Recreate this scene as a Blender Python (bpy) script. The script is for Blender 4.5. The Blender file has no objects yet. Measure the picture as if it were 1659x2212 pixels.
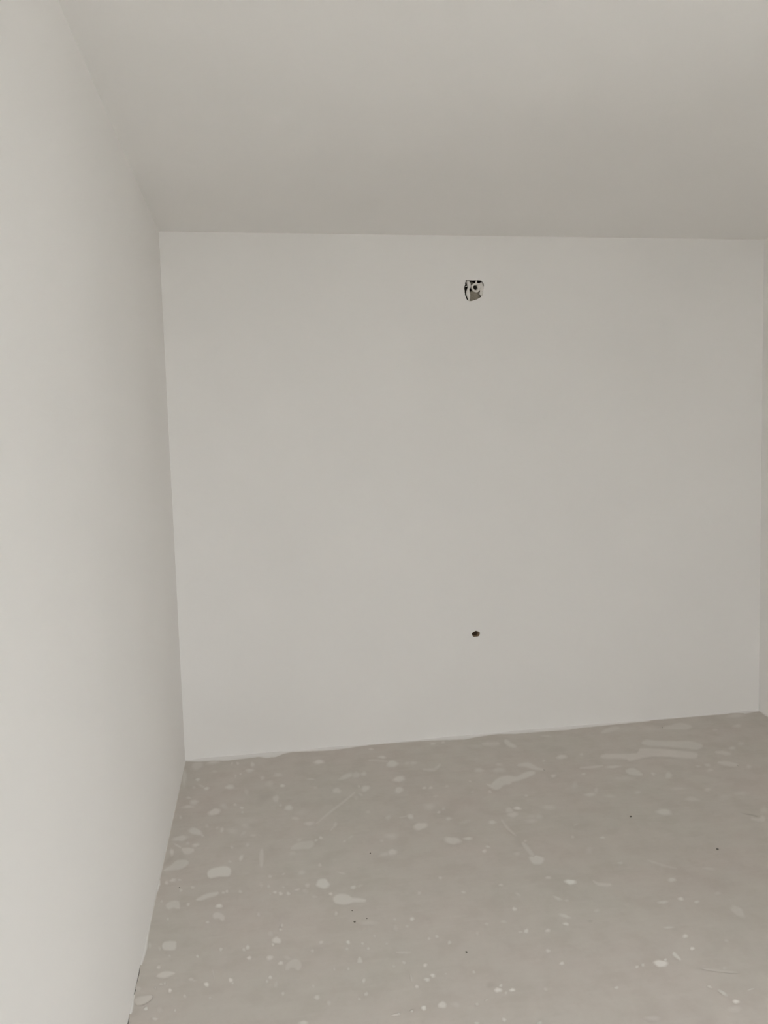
import bpy, bmesh, math, random
from mathutils import Matrix, Vector, noise
from mathutils.geometry import tessellate_polygon

SC = bpy.context.scene
COL = SC.collection

# ------------------------------------------------------------------ room size (metres), camera, light, exposure
W, D, H = 3.1626, 4.0312, 2.6            # inner width, y of the back wall, ceiling height
REAR = -1.4                              # y of the wall behind the camera
WIN_REAR = (0.15, 1.20, 0.10, 2.20)      # window in the rear wall: x0, x1, z0, z1
WIN_FILL = (0.95, 1.48, 0.15, 2.10)     # unseen window added in the right wall for fill light: y0, y1, z0, z1

cam_data = bpy.data.cameras.new('camera')
cam_data.sensor_fit = 'HORIZONTAL'
cam_data.sensor_width = 36.0
cam_data.lens = 36.0 * 1729.89 / 1659.0
cam_data.clip_start = 0.02
cam = bpy.data.objects.new('camera', cam_data)
COL.objects.link(cam)
RIGHT = Vector((0.98669623, -0.16013185, -0.02807724))
UP = Vector((0.04090814, 0.07740171, 0.99616038))
FWD = Vector((0.15734378, 0.98405628, -0.08292267))
m = Matrix((RIGHT, UP, -FWD)).transposed().to_4x4()
m.translation = Vector((0.4046, 0.0, 1.55436))
cam.matrix_world = m
SC.camera = cam

world = bpy.data.worlds.new('overcast_sky')
SC.world = world
world.use_nodes = True
bg = world.node_tree.nodes['Background']
bg.inputs['Color'].default_value = (0.992, 0.985, 1.012, 1)
bg.inputs['Strength'].default_value = 3.2

# portals guide the sampling of the sky through the two window openings; they give no light of their own
for (a, b, z0, z1), at_, rot in ((WIN_REAR, lambda u, z: (u, REAR - 0.19, z), ((-1, 0, 0), (0, 0, -1), (0, -1, 0))),
                                 (WIN_FILL, lambda u, z: (W + 0.19, u, z), ((0, 0, 1), (1, 0, 0), (0, 1, 0)))):
    pl = bpy.data.lights.new('window_portal', 'AREA')
    pl.shape = 'RECTANGLE'
    pl.size, pl.size_y = b - a, z1 - z0
    pl.cycles.is_portal = True
    po = bpy.data.objects.new('window_portal', pl)
    po.matrix_world = Matrix.Translation(at_((a + b) / 2, (z0 + z1) / 2)) @ Matrix(rot).to_4x4()
    COL.objects.link(po)

vs = SC.view_settings
vs.view_transform = 'Standard'
vs.look = 'None'
vs.gamma = 1.0
vs.use_curve_mapping = False
vs.exposure = 1.90
SC.cycles.adaptive_threshold = 0.12
SC.cycles.diffuse_bounces = 8
SC.cycles.max_bounces = 10
SC.cycles.sample_clamp_indirect = 4.0

# ------------------------------------------------------------------ tables
# dried paint drops on the floor, in metres: centre x, y, half-axis a (x, y), half-axis b (x, y), coverage, edge softness
PAINT_DROPS = [
    (.0789,3.7804,.0089,-0.002,.0011,-0.0158,.45,.55), (.1261,3.6678,.0105,-0.0024,.001,-0.0177,.45,.55), (.1035,3.6981,.0149,-0.0192,-0.0014,-0.0103,.2,.65),
    (.0678,3.6922,.0077,-0.0018,.0008,-0.0118,.2,.65), (.2326,3.6611,.0168,.0035,.0024,-0.0243,.4,.47), (.155,3.8599,.0091,-0.0021,.0007,-0.0145,.15,.65),
    (.2348,3.9444,.0052,-0.0012,.0003,-0.0119,.3,.55), (.2624,3.9358,.0066,-0.0015,.0003,-0.0151,.35,.55), (.3356,3.9047,.0082,-0.0019,0,-0.0292,.35,.55),
    (.3216,3.8346,.0161,-0.0037,.0001,-0.0205,.35,.55), (.2789,3.7987,.0052,-0.0012,.0002,-0.0111,.3,.55), (.2559,3.782,.0051,-0.0012,.0003,-0.015,.2,.65),
    (.0515,3.5855,.0093,-0.0021,.001,-0.0125,.28,.55), (.0792,3.5333,.0177,-0.0003,.0022,-0.02,.35,.53), (.0563,3.492,.0208,-0.003,.0014,-0.0153,.3,.55),
    (.174,3.4146,.0231,.0062,.0042,-0.0304,.45,.32), (.2112,3.4638,.0136,-0.0031,.0008,-0.0209,.2,.65), (.2606,3.467,.0064,-0.0014,.0003,-0.0126,.3,.55),
    (.2902,3.4287,.0076,-0.0017,.0002,-0.0107,.35,.55), (.2936,3.3854,.0053,-0.0012,.0001,-0.0089,.22,.55), (.3096,3.5912,.0085,-0.0019,.0002,-0.027,.15,.65),
    (.0327,3.3943,.0057,-0.0013,.0011,-0.0128,.25,.55), (.1044,3.2511,.0249,-0.0146,-0.0003,-0.0284,.35,.3), (.1337,3.2121,.0075,-0.0119,-0.0019,-0.0069,.25,.55),
    (.0484,3.2039,.024,.0039,.0039,-0.0232,.35,.37), (.0819,3.1548,.0059,-0.0013,.0008,-0.0104,.18,.65), (.1142,3.1341,.0107,.0038,.0027,-0.0143,.38,.55),
    (.0458,3.1422,.0188,-0.0243,-0.0011,-0.0056,.25,.55), (.0265,3.0964,.0061,-0.0013,.0024,-0.025,.4,.55), (.2941,2.9949,.0053,.0183,.005,-0.0068,.35,.55),
    (.2522,2.9756,.0055,-0.0012,.0003,-0.0088,.2,.65), (.3171,3.0918,.0059,-0.0013,.0001,-0.0129,.2,.65), (.2572,3.0846,.0057,-0.0012,.0003,-0.0101,.2,.65),
    (.2125,3.2419,.0071,-0.0016,.0007,-0.0184,.3,.55), (.2519,3.2236,.0186,-0.0041,.0006,-0.0219,.15,.65), (.3051,3.3041,.0381,-0.0011,.0011,-0.0231,.12,.65),
    (.3055,3.2621,.0154,-0.0034,.0002,-0.0187,.2,.65), (.3399,3.1646,.0083,-0.0018,0,-0.0099,.2,.65), (.2995,3.1935,.0076,.0123,.0039,-0.0105,.15,.65),
    (.1914,3.2613,.0062,-0.0014,.0005,-0.0112,.15,.65), (.1493,3.2893,.006,-0.0013,.0008,-0.0151,.15,.65), (.0654,3.9518,.0275,.0066,.0053,-0.0402,.25,.32),
    (.0137,3.82,.0099,-0.0023,.0066,-0.0792,.3,.49), (.1411,3.9825,.0266,-0.0001,.0018,-0.022,.3,.55), (.0512,2.8858,.0101,.0013,.0019,-0.0106,.4,.55),
    (.0297,2.8732,.0051,-0.0011,.0013,-0.0127,.35,.55), (.0752,2.8823,.0068,-0.0015,.0006,-0.0064,.25,.55), (.1257,2.8218,.006,.0008,.0015,-0.009,.3,.55),
    (.086,2.8099,.0051,.0006,.0015,-0.0084,.28,.55), (.2351,2.7635,.0054,.0006,.0009,-0.0071,.3,.55), (.2474,2.769,.0043,.0005,.001,-0.0077,.35,.55),
    (.2942,2.7569,.0053,-0.0011,.0001,-0.0092,.3,.55), (.026,2.752,.0046,-0.001,.0009,-0.008,.25,.55), (.1187,2.7137,.0052,.0006,.0014,-0.0084,.4,.55),
    (.224,2.6823,.0092,-0.0019,.0004,-0.0108,.7,.55), (.1902,2.5938,.0052,-0.0011,.0004,-0.0067,.4,.55), (.0588,2.6381,.0044,-0.0009,.0008,-0.0074,.25,.55),
    (.0488,2.481,.0039,-0.0008,.001,-0.0087,.2,.65), (.1692,2.4171,.0038,-0.0008,.0004,-0.0063,.42,.55), (.0838,2.4371,.0036,-0.0007,.0005,-0.0047,.2,.65),
    (.2394,2.437,.0047,-0.001,.0003,-0.0077,.42,.55), (.3227,2.43,.0058,-0.0012,.0001,-0.0096,.55,.54), (.3104,2.4207,.0046,-0.001,.0001,-0.0072,.3,.55),
    (.3274,2.3767,.0056,-0.0011,0,-0.0082,.6,.55), (.0574,2.3864,.0048,-0.001,.0009,-0.0077,.4,.55), (.1583,2.3103,.0073,-0.0015,.0005,-0.0061,.3,.55),
    (.1685,2.3018,.0049,-0.001,.0003,-0.0038,.15,.65), (.0843,2.3066,.0034,-0.0007,.0005,-0.005,.25,.55), (.0731,2.3062,.0039,-0.0008,.0005,-0.0046,.25,.55),
    (.102,2.2727,.0048,-0.001,.0007,-0.0074,.7,.55), (.2048,2.2783,.0061,-0.0012,.0004,-0.0079,.7,.55), (.274,2.283,.0055,-0.0011,.0002,-0.0079,.7,.55),
    (.2792,2.2681,.0029,-0.0006,.0001,-0.0049,.3,.55), (.1461,2.2386,.004,-0.0008,.0005,-0.0061,.3,.55), (.2176,2.2174,.0033,-0.0007,.0002,-0.0043,.2,.65),
    (.0423,2.208,.0049,-0.001,.0008,-0.0063,.7,.55), (.124,2.1837,.003,-0.0006,.0004,-0.0045,.35,.55), (.0728,2.161,.0059,-0.0012,.0006,-0.005,.4,.55),
    (.222,2.3195,.0017,0,.0029,-0.0214,.15,.65), (.016,2.5029,.0037,.0004,.003,-0.0134,.2,.65), (.0092,2.3007,.0061,-0.0012,.0013,-0.0094,.2,.65),
    (.3567,2.6025,.0042,-0.0009,-0.0001,-0.0098,.25,.55), (.0582,2.2919,.0029,-0.0006,.0005,-0.0045,.2,.65), (.0837,2.1938,.007,-0.0014,.001,-0.0086,.1,.65),
    (.661,3.8615,.0214,-0.005,-0.0021,-0.0263,.5,.49), (.4559,3.7503,.0158,-0.0036,-0.0007,-0.0222,.25,.54), (.3825,3.7306,.0098,-0.0023,-0.0002,-0.0195,.25,.55),
    (.4144,3.6558,.0144,-0.0033,-0.0005,-0.0281,.18,.65), (.4724,3.619,.0105,-0.0024,-0.0005,-0.0148,.5,.55), (.6057,3.6626,.0164,-0.0038,-0.0008,-0.0114,.22,.55),
    (.6206,3.5646,.0075,-0.0017,-0.0008,-0.0108,.15,.65), (.4388,3.4871,.011,-0.0025,-0.0009,-0.0341,.25,.41), (.4568,3.4149,.0063,-0.0014,-0.0004,-0.0124,.22,.55),
    (.4908,3.3849,.017,.003,.0008,-0.0223,.4,.44), (.5143,3.2773,.0139,-0.0031,-0.0007,-0.0138,.22,.55), (.541,3.3265,.0211,-0.0047,-0.0016,-0.0275,.1,.65),
    (.5694,3.2191,.0162,-0.0036,-0.0012,-0.017,.32,.53), (.7126,3.5108,.0186,-0.0042,-0.0025,-0.0241,.32,.44), (.844,3.5045,.0197,.0074,-0.0006,-0.0253,.35,.42),
    (.8167,3.5309,.0049,-0.0011,-0.0015,-0.0116,.2,.65), (.8132,3.4459,.0065,-0.0125,-0.0037,-0.0091,.2,.65), (.7887,3.4165,.0082,-0.0019,-0.0019,-0.0151,.15,.65),
    (.7731,3.6553,.0303,.0184,.0008,-0.0254,.28,.44), (.82,3.6642,.0156,-0.0036,-0.0042,-0.0334,.22,.35), (.8566,3.6677,.0121,-0.0028,-0.0027,-0.0202,.28,.55),
    (.9765,3.8497,.0164,-0.0038,-0.0027,-0.017,.4,.55), (1.0092,3.7555,.0286,-0.0028,-0.0055,-0.0364,.42,.34), (.9364,3.9671,.0116,-0.0027,-0.002,-0.014,.25,.55),
    (.6719,3.1814,.0083,.0154,.0038,-0.0095,.22,.55), (.6569,3.1514,.0095,.0177,.0017,-0.0041,.15,.65), (.6054,3.0862,.0066,-0.0014,-0.0009,-0.011,.4,.55),
    (.585,3.0692,.0056,-0.0012,-0.0006,-0.0081,.3,.55), (.5204,3.0854,.0082,-0.0018,-0.0007,-0.0123,.18,.65), (.6958,3.0387,.0064,.0055,.0011,-0.0068,.2,.65),
    (.726,3.0681,.0114,.0098,.0009,-0.0063,.15,.65), (.5849,2.8764,.0061,-0.0013,-0.0008,-0.0096,.25,.55), (.4875,2.9855,.0095,-0.0021,-0.0006,-0.0128,.12,.65),
    (.8973,3.1997,.0086,-0.0019,-0.0029,-0.0171,.2,.65), (.8842,3.0404,.021,-0.0008,-0.0024,-0.0186,.2,.65), (.8394,3.01,.0065,-0.0014,-0.0016,-0.0099,.18,.65),
    (.8655,2.913,.0177,-0.0007,-0.0023,-0.0181,.38,.42), (.8347,2.9036,.0179,.0022,-0.0009,-0.0124,.2,.65), (.8219,3.2677,.0063,-0.0014,-0.002,-0.0139,.15,.65),
    (1.0112,3.5716,.0251,-0.0004,-0.0044,-0.0306,.42,.37), (.9896,3.4528,.0163,-0.0037,-0.0056,-0.0309,.36,.34), (.7253,2.0465,.0108,-0.0008,-0.0004,-0.0035,.35,.55),
    (.585,2.7483,.0238,-0.0091,-0.0038,-0.0282,.5,.23), (.6061,2.6765,.0052,-0.0011,-0.0008,-0.0084,.45,.55), (.6886,2.7013,.0073,-0.0015,-0.0014,-0.0112,.42,.55),
    (.7136,2.7053,.009,.0038,.0004,-0.0063,.15,.65), (.3994,2.8365,.0054,-0.0012,-0.0002,-0.0092,.25,.55), (.4487,2.8416,.0052,.0025,.0009,-0.0062,.2,.65),
    (.5142,2.8382,.0106,-0.0023,-0.0007,-0.0128,.2,.65), (.5297,2.7478,.0081,-0.0017,-0.0008,-0.0115,.25,.55), (.493,2.7275,.0087,.0024,.0005,-0.0059,.3,.55),
    (.4147,2.7268,.0055,-0.0012,-0.0002,-0.0086,.4,.55), (.4338,2.7147,.0064,-0.0013,-0.0003,-0.0096,.48,.55), (.4607,2.709,.0061,-0.0013,-0.0004,-0.009,.45,.55),
    (.3976,2.7197,.0032,-0.0007,-0.0001,-0.0053,.2,.65), (.3933,2.7696,.0053,-0.0011,-0.0002,-0.0083,.22,.55), (.3678,2.7845,.0065,-0.0014,-0.0001,-0.0122,.15,.65),
    (.4454,2.753,.0038,-0.0008,-0.0002,-0.006,.2,.65), (.5492,2.67,.0086,-0.0018,-0.0005,-0.0067,.15,.65), (.52,2.7125,.0087,-0.0018,-0.0007,-0.0107,.12,.65),
    (.6587,2.8042,.0109,-0.0084,-0.0015,-0.0059,.2,.65), (.6133,2.5548,.0052,-0.0011,-0.001,-0.0096,.3,.55), (.7125,2.4779,.0205,-0.0012,-0.0008,-0.0091,.15,.65),
    (.4317,2.5248,.0043,-0.0009,-0.0003,-0.0074,.28,.55), (.4269,2.5036,.004,-0.0008,-0.0002,-0.0068,.25,.55), (.3943,2.4867,.006,-0.0012,-0.0002,-0.0112,.15,.65),
    (.4127,2.4473,.0128,-0.0008,.0004,-0.0164,.52,.32), (.4009,2.4288,.0042,.0016,.0012,-0.0063,.4,.55), (.5508,2.409,.0057,-0.0012,-0.0006,-0.0072,.35,.55),
    (.6342,2.3918,.0049,-0.001,-0.001,-0.0085,.6,.55), (.6773,2.3759,.0036,-0.0007,-0.0008,-0.0063,.3,.55), (.6912,2.3474,.0043,-0.0009,-0.0009,-0.0066,.28,.55),
    (.6262,2.3592,.0038,-0.0008,-0.0007,-0.0058,.22,.55), (.5204,2.3713,.0041,-0.0008,-0.0004,-0.0054,.2,.65), (.39,2.3649,.0095,-0.002,-0.0002,-0.0098,.45,.51),
    (.422,2.3319,.0063,-0.0013,-0.0003,-0.0079,.55,.55), (.4436,2.3539,.0081,-0.0066,-0.002,-0.0073,.15,.65), (.6192,2.2631,.0042,-0.0009,-0.0007,-0.0057,.28,.55),
    (.5781,2.2703,.0029,-0.0006,-0.0006,-0.0057,.2,.65), (.3892,2.2722,.0046,.0017,.0013,-0.0063,.55,.55), (.3798,2.2553,.0041,-0.0008,-0.0001,-0.0056,.3,.55),
    (.4048,2.2353,.0048,-0.001,-0.0003,-0.011,.15,.65), (.6578,2.2024,.0046,-0.0009,-0.0011,-0.008,.4,.55), (.5111,2.2082,.0029,-0.0006,-0.0004,-0.0054,.2,.65),
    (.4239,2.1933,.0038,-0.0008,-0.0002,-0.0064,.3,.55), (.6571,2.1443,.0037,-0.0029,-0.0029,-0.0071,.42,.55), (.5181,2.1582,.007,-0.0014,-0.0006,-0.0079,.42,.53),
    (.5498,2.1275,.0046,-0.0009,-0.0008,-0.0084,.2,.65), (.635,2.1276,.0035,-0.0007,-0.0006,-0.0048,.25,.55), (.7545,2.2491,.0044,-0.0009,-0.0009,-0.0053,.22,.55),
    (.4745,2.0644,.0101,-0.002,-0.0005,-0.0079,.45,.49), (.7512,2.3598,.0039,-0.0008,-0.0008,-0.005,.22,.55), (.7197,2.4057,.0034,-0.0007,-0.0008,-0.0052,.2,.65),
    (.7992,2.4811,.0035,-0.0007,-0.001,-0.0055,.2,.65), (.7926,2.4357,.0066,-0.0014,-0.0023,-0.0132,.15,.65), (1.2614,3.9651,.0106,-0.0025,-0.0033,-0.0148,.28,.55),
    (1.3176,3.9722,.0089,-0.0021,-0.0035,-0.0149,.25,.55), (1.4731,3.8789,.025,-0.0059,-0.0062,-0.0219,.1,.65), (1.1147,3.7421,.012,-0.0028,-0.0034,-0.0172,.2,.65),
    (1.0819,3.7455,.01,-0.0023,-0.0025,-0.0132,.15,.65), (1.4003,3.5854,.0174,-0.004,-0.0065,-0.0226,.25,.51), (1.5132,3.629,.0121,-0.0028,-0.0048,-0.0155,.2,.65),
    (1.4937,3.5667,.026,-0.006,-0.0076,-0.0243,.22,.47), (1.3832,3.3461,.0065,-0.0015,-0.0037,-0.0124,.28,.55), (1.3262,3.4726,.0056,-0.0013,-0.0027,-0.0097,.22,.55),
    (1.3071,3.3607,.0065,-0.0015,-0.0025,-0.0092,.18,.65), (1.1055,3.4489,.0078,-0.0018,-0.0026,-0.0121,.35,.55), (1.1345,3.445,.0074,-0.0017,-0.0027,-0.0121,.32,.55),
    (1.2094,3.4435,.0074,-0.0017,-0.0027,-0.0113,.15,.65), (1.1373,3.3554,.009,-0.002,-0.0025,-0.0107,.12,.65), (1.5274,3.2712,.008,-0.0018,-0.0036,-0.0104,.28,.55),
    (1.0881,3.2611,.021,-0.0047,-0.0051,-0.0233,.2,.65), (1.1423,3.2285,.0063,-0.0014,-0.0024,-0.01,.22,.55), (1.1155,3.2001,.0066,-0.0015,-0.0023,-0.0098,.35,.55),
    (1.1419,3.1342,.011,-0.0025,-0.003,-0.0123,.3,.55), (.9895,3.1889,.0129,-0.0029,-0.0036,-0.0185,.42,.49), (1.0129,3.0952,.0264,.0019,-0.0042,-0.0298,.42,.29),
    (1.2002,3.0909,.0215,.0015,-0.0028,-0.0142,.15,.65), (1.3082,3.0646,.0142,-0.0031,-0.0038,-0.0126,.38,.55), (1.449,3.1637,.0134,-0.003,-0.0043,-0.0127,.55,.55),
    (1.4101,3.1524,.0137,-0.0031,-0.0084,-0.0258,.25,.35), (1.4117,3.1126,.0186,-0.0042,-0.0072,-0.0216,.3,.41), (1.4844,3.0809,.0168,-0.0038,-0.0038,-0.0107,.12,.65),
    (1.4672,3.0428,.02,-0.0044,-0.0045,-0.0125,.15,.65), (1.1124,2.9526,.0257,-0.0163,-0.0091,-0.0264,.38,.29), (1.1756,2.9545,.0144,-0.0032,-0.0032,-0.0117,.42,.55),
    (1.2325,2.8759,.0071,-0.0015,-0.0024,-0.008,.35,.55), (1.2104,2.8461,.0071,-0.0016,-0.003,-0.0103,.42,.55), (1.3885,2.8887,.0057,-0.0012,-0.0028,-0.0082,.25,.55),
    (1.3233,2.8011,.0092,-0.002,-0.0034,-0.01,.18,.65), (1.3815,2.7441,.019,-0.0169,-0.016,-0.0308,.46,.21), (1.0029,2.6974,.0062,-0.0013,-0.0018,-0.0076,.28,.55),
    (1.2008,2.6075,.0063,-0.0013,-0.0023,-0.0072,.32,.55), (1.0601,2.5898,.0062,-0.0013,-0.0019,-0.0071,.32,.55), (.909,2.6165,.0057,-0.0012,-0.0017,-0.0081,.25,.55),
    (1.2395,2.5385,.0055,-0.0078,-0.0035,-0.0055,.2,.65), (1.2005,2.4575,.006,-0.0013,-0.0031,-0.0092,.5,.55), (.8554,2.4717,.0065,-0.0014,-0.0017,-0.0087,.5,.55),
    (.8317,2.4358,.0042,-0.0009,-0.0012,-0.0062,.2,.65), (1.0856,2.3954,.0048,-0.001,-0.0018,-0.0061,.2,.65), (1.1437,2.3958,.0079,-0.0017,-0.0021,-0.0066,.2,.65),
    (1.1982,2.334,.0057,-0.0012,-0.0034,-0.0096,.55,.55), (1.1783,2.3327,.0052,-0.0011,-0.0017,-0.005,.28,.55), (.9137,2.3641,.0052,-0.0011,-0.0014,-0.0059,.35,.55),
    (.8873,2.3586,.0039,-0.0008,-0.0014,-0.0063,.25,.55), (.9454,2.3261,.0046,-0.001,-0.0021,-0.0086,.35,.55), (1.0423,2.3543,.0044,-0.0009,-0.002,-0.0072,.15,.65),
    (.8073,2.3059,.0101,-0.0021,-0.0013,-0.0068,.3,.55), (.7885,2.2588,.0047,-0.001,-0.0011,-0.0058,.3,.55), (.848,2.2339,.0054,-0.0011,-0.0015,-0.0072,.62,.55),
    (.8598,2.1839,.0058,-0.0012,-0.0016,-0.0072,.65,.55), (.8395,2.1699,.0067,-0.0014,-0.0016,-0.0075,.62,.55), (.8049,2.1467,.0042,-0.0009,-0.0013,-0.0063,.5,.55),
    (.9818,2.175,.0041,-0.0008,-0.0015,-0.0054,.32,.55), (.8991,2.1835,.0029,-0.0006,-0.0009,-0.0036,.2,.65), (1.0283,2.0862,.0084,-0.0017,-0.0027,-0.0087,.75,.47),
    (1.0416,2.1023,.004,-0.0008,-0.0016,-0.0051,.45,.55), (1.0678,2.0782,.0065,-0.0013,-0.002,-0.006,.75,.55), (1.0468,2.0707,.0035,-0.0007,-0.0016,-0.005,.25,.55),
    (.8587,2.0583,.0112,-0.0022,-0.0026,-0.011,.55,.36), (.8056,2.0568,.0068,-0.0014,-0.0017,-0.0081,.75,.49), (.7713,2.0516,.0038,-0.0008,-0.0008,-0.0042,.4,.55),
    (.896,2.0525,.0102,-0.0021,-0.0021,-0.0081,.12,.65), (.9544,2.0424,.0041,-0.0008,-0.0014,-0.0048,.25,.55), (.9842,2.0536,.0034,-0.0007,-0.0012,-0.0039,.2,.65),
    (1.0091,1.9694,.0046,-0.0009,-0.0017,-0.0054,.5,.55), (.9331,1.9715,.0055,-0.0011,-0.0013,-0.0045,.4,.55), (.7342,2.0471,.0027,-0.0005,-0.0008,-0.0041,.35,.55),
    (1.5807,3.1419,.0229,-0.0051,-0.0066,-0.0172,.2,.65), (1.5118,3.0721,.0112,-0.0025,-0.0065,-0.0177,.15,.65), (2.0284,2.9979,.0229,-0.0169,-0.0142,-0.0222,.38,.37),
    (1.579,2.8779,.0058,-0.0013,-0.0039,-0.0094,.25,.55), (1.6893,2.8491,.0079,-0.0017,-0.0038,-0.0083,.35,.55), (1.6318,2.9728,.0101,.004,-0.0015,-0.0065,.15,.65),
    (1.6715,2.6571,.0079,-0.0017,-0.0035,-0.0073,.25,.55), (1.5985,2.7662,.0102,-0.0022,-0.0085,-0.0194,.12,.65), (1.3805,2.6193,.0077,-0.0017,-0.0033,-0.0087,.28,.55),
    (1.4453,2.5755,.0148,-0.0076,-0.0069,-0.014,.85,.43), (1.7972,2.5142,.0107,-0.0043,-0.0069,-0.0114,.42,.52), (1.7656,2.3994,.0081,-0.0017,-0.0047,-0.0083,.55,.55),
    (1.8074,2.372,.0072,-0.0015,-0.0039,-0.0067,.4,.55), (1.6969,2.3936,.0156,.0003,-0.0034,-0.0076,.35,.55), (1.3635,2.4879,.0089,-0.0099,-0.0045,-0.0071,.28,.55),
    (1.3895,2.4695,.0069,-0.0014,-0.0022,-0.0055,.2,.65), (1.3476,2.3863,.0123,-0.0098,-0.0048,-0.0082,.35,.55), (1.3347,2.3436,.0068,-0.0038,-0.0036,-0.0068,.55,.55),
    (1.4613,2.3921,.008,-0.0017,-0.003,-0.0067,.18,.65), (1.9058,2.4058,.0091,-0.0019,-0.0048,-0.0077,.15,.65), (1.9626,2.5547,.0152,-0.0062,-0.005,-0.0076,.18,.65),
    (1.9076,2.2967,.0057,-0.0286,-0.0156,-0.0131,.22,.29), (2.434,2.924,.0137,-0.0031,-0.0154,-0.0224,.15,.65), (1.2657,2.3227,.0069,-0.0014,-0.0029,-0.0076,.4,.55),
    (1.2298,2.2245,.0066,-0.0014,-0.0027,-0.007,.45,.55), (1.2481,2.1602,.0056,-0.0012,-0.0026,-0.0067,.6,.55), (1.6462,2.26,.0156,-0.0019,-0.0024,-0.0047,.3,.55),
    (1.6723,2.208,.0065,-0.0024,-0.0049,-0.0076,.6,.55), (1.6606,2.1474,.0053,-0.0011,-0.0039,-0.0068,.65,.55), (1.5329,2.1018,.0154,-0.0072,-0.0091,-0.0142,.85,.29),
    (1.5551,2.115,.0036,-0.0007,-0.0029,-0.0053,.5,.55), (1.4578,2.1016,.0044,-0.0009,-0.0026,-0.0053,.55,.55), (1.4784,2.1058,.0044,-0.0009,-0.0027,-0.0053,.4,.55),
    (1.3597,2.0291,.0046,-0.0009,-0.0023,-0.0049,.4,.55), (1.6538,1.9115,.0057,-0.0042,-0.0049,-0.0055,.85,.55), (1.6387,1.9507,.0053,-0.0105,-0.0047,-0.0041,.42,.55),
    (1.6167,1.9805,.0025,-0.005,-0.0033,-0.0029,.25,.55), (1.7224,1.9484,.01,.0013,-0.0012,-0.0026,.3,.55), (1.6335,1.8866,.0128,-0.0026,-0.0062,-0.0097,.15,.65),
    (1.3996,1.8967,.0145,-0.0029,-0.0038,-0.0072,.2,.65), (1.1605,2.0612,.0046,-0.0009,-0.0021,-0.0055,.2,.65), (1.0975,1.9392,.0055,-0.0011,-0.0018,-0.0049,.4,.55),
    (1.7833,2.1627,.005,-0.001,-0.0036,-0.0057,.2,.65), (1.704,2.0442,.0047,-0.001,-0.0025,-0.004,.15,.65), (2.3181,3.933,.0646,-0.006,-0.0143,-0.0308,.15,.65),
    (2.4386,3.9037,.0525,-0.0128,-0.0211,-0.0404,.15,.65), (1.8405,3.6494,.021,-0.0049,-0.0097,-0.0244,.4,.49), (1.7178,3.4443,.0099,-0.0023,-0.006,-0.0156,.35,.55),
    (1.9452,3.6557,.0084,-0.002,-0.0052,-0.0124,.22,.55), (2.0307,3.4786,.0284,-0.0029,-0.0065,-0.0146,.3,.55), (1.8617,3.4333,.0079,-0.0018,-0.0054,-0.0125,.3,.55),
    (2.024,3.3449,.0389,-0.009,-0.0109,-0.0224,.15,.65), (2.1708,3.3618,.0078,-0.0018,-0.008,-0.0152,.25,.55), (2.231,3.3309,.0146,-0.0034,-0.0155,-0.0284,.25,.36),
    (2.6981,3.5625,.0139,-0.0033,-0.0111,-0.0173,.25,.55), (2.7743,3.6053,.0141,-0.0034,-0.0116,-0.0177,.18,.65), (2.4673,3.3984,.012,-0.0028,-0.0076,-0.0126,.25,.55),
    (2.4443,3.3417,.0118,-0.0027,-0.0083,-0.0137,.22,.55), (2.4166,3.3958,.0099,-0.0023,-0.0065,-0.011,.18,.65), (2.6425,3.3396,.0099,-0.0023,-0.0112,-0.0169,.2,.65),
    (2.3199,3.1545,.013,-0.003,-0.0082,-0.0136,.22,.55), (1.8012,3.2201,.0202,-0.0006,-0.006,-0.0153,.3,.55), (1.8449,3.2565,.0063,-0.0014,-0.0113,-0.0254,.18,.65),
    (1.7744,3.3283,.0096,-0.0022,-0.0122,-0.0292,.15,.65), (1.8788,3.1873,.0186,-0.0042,-0.0063,-0.0136,.15,.65), (2.0103,3.1956,.0112,-0.0025,-0.0062,-0.0124,.2,.65),
    (2.2048,3.0836,.0242,-0.0055,-0.0106,-0.0182,.22,.49), (2.3471,3.0736,.0243,-0.0055,-0.0147,-0.0233,.15,.65), (2.4395,3.0873,.0214,-0.0049,-0.0095,-0.0145,.12,.65),
    (2.9039,3.8368,.0186,-0.0045,-0.0129,-0.02,.22,.55), (2.761,3.814,.0111,-0.0027,-0.0085,-0.0138,.15,.65), (1.866,3.934,.0225,-0.0054,-0.0053,-0.0141,.2,.65),
    (1.7381,3.6241,.0069,-0.0016,-0.0045,-0.0121,.2,.65), (1.5264,3.2718,.0082,-0.0019,-0.0034,-0.0099,.25,.55), (2.9906,3.9845,.0491,-0.0001,-0.0171,-0.028,.25,.53),
    (2.2002,3.1911,.025,-0.0057,-0.0062,-0.0111,.12,.65),
]
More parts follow.
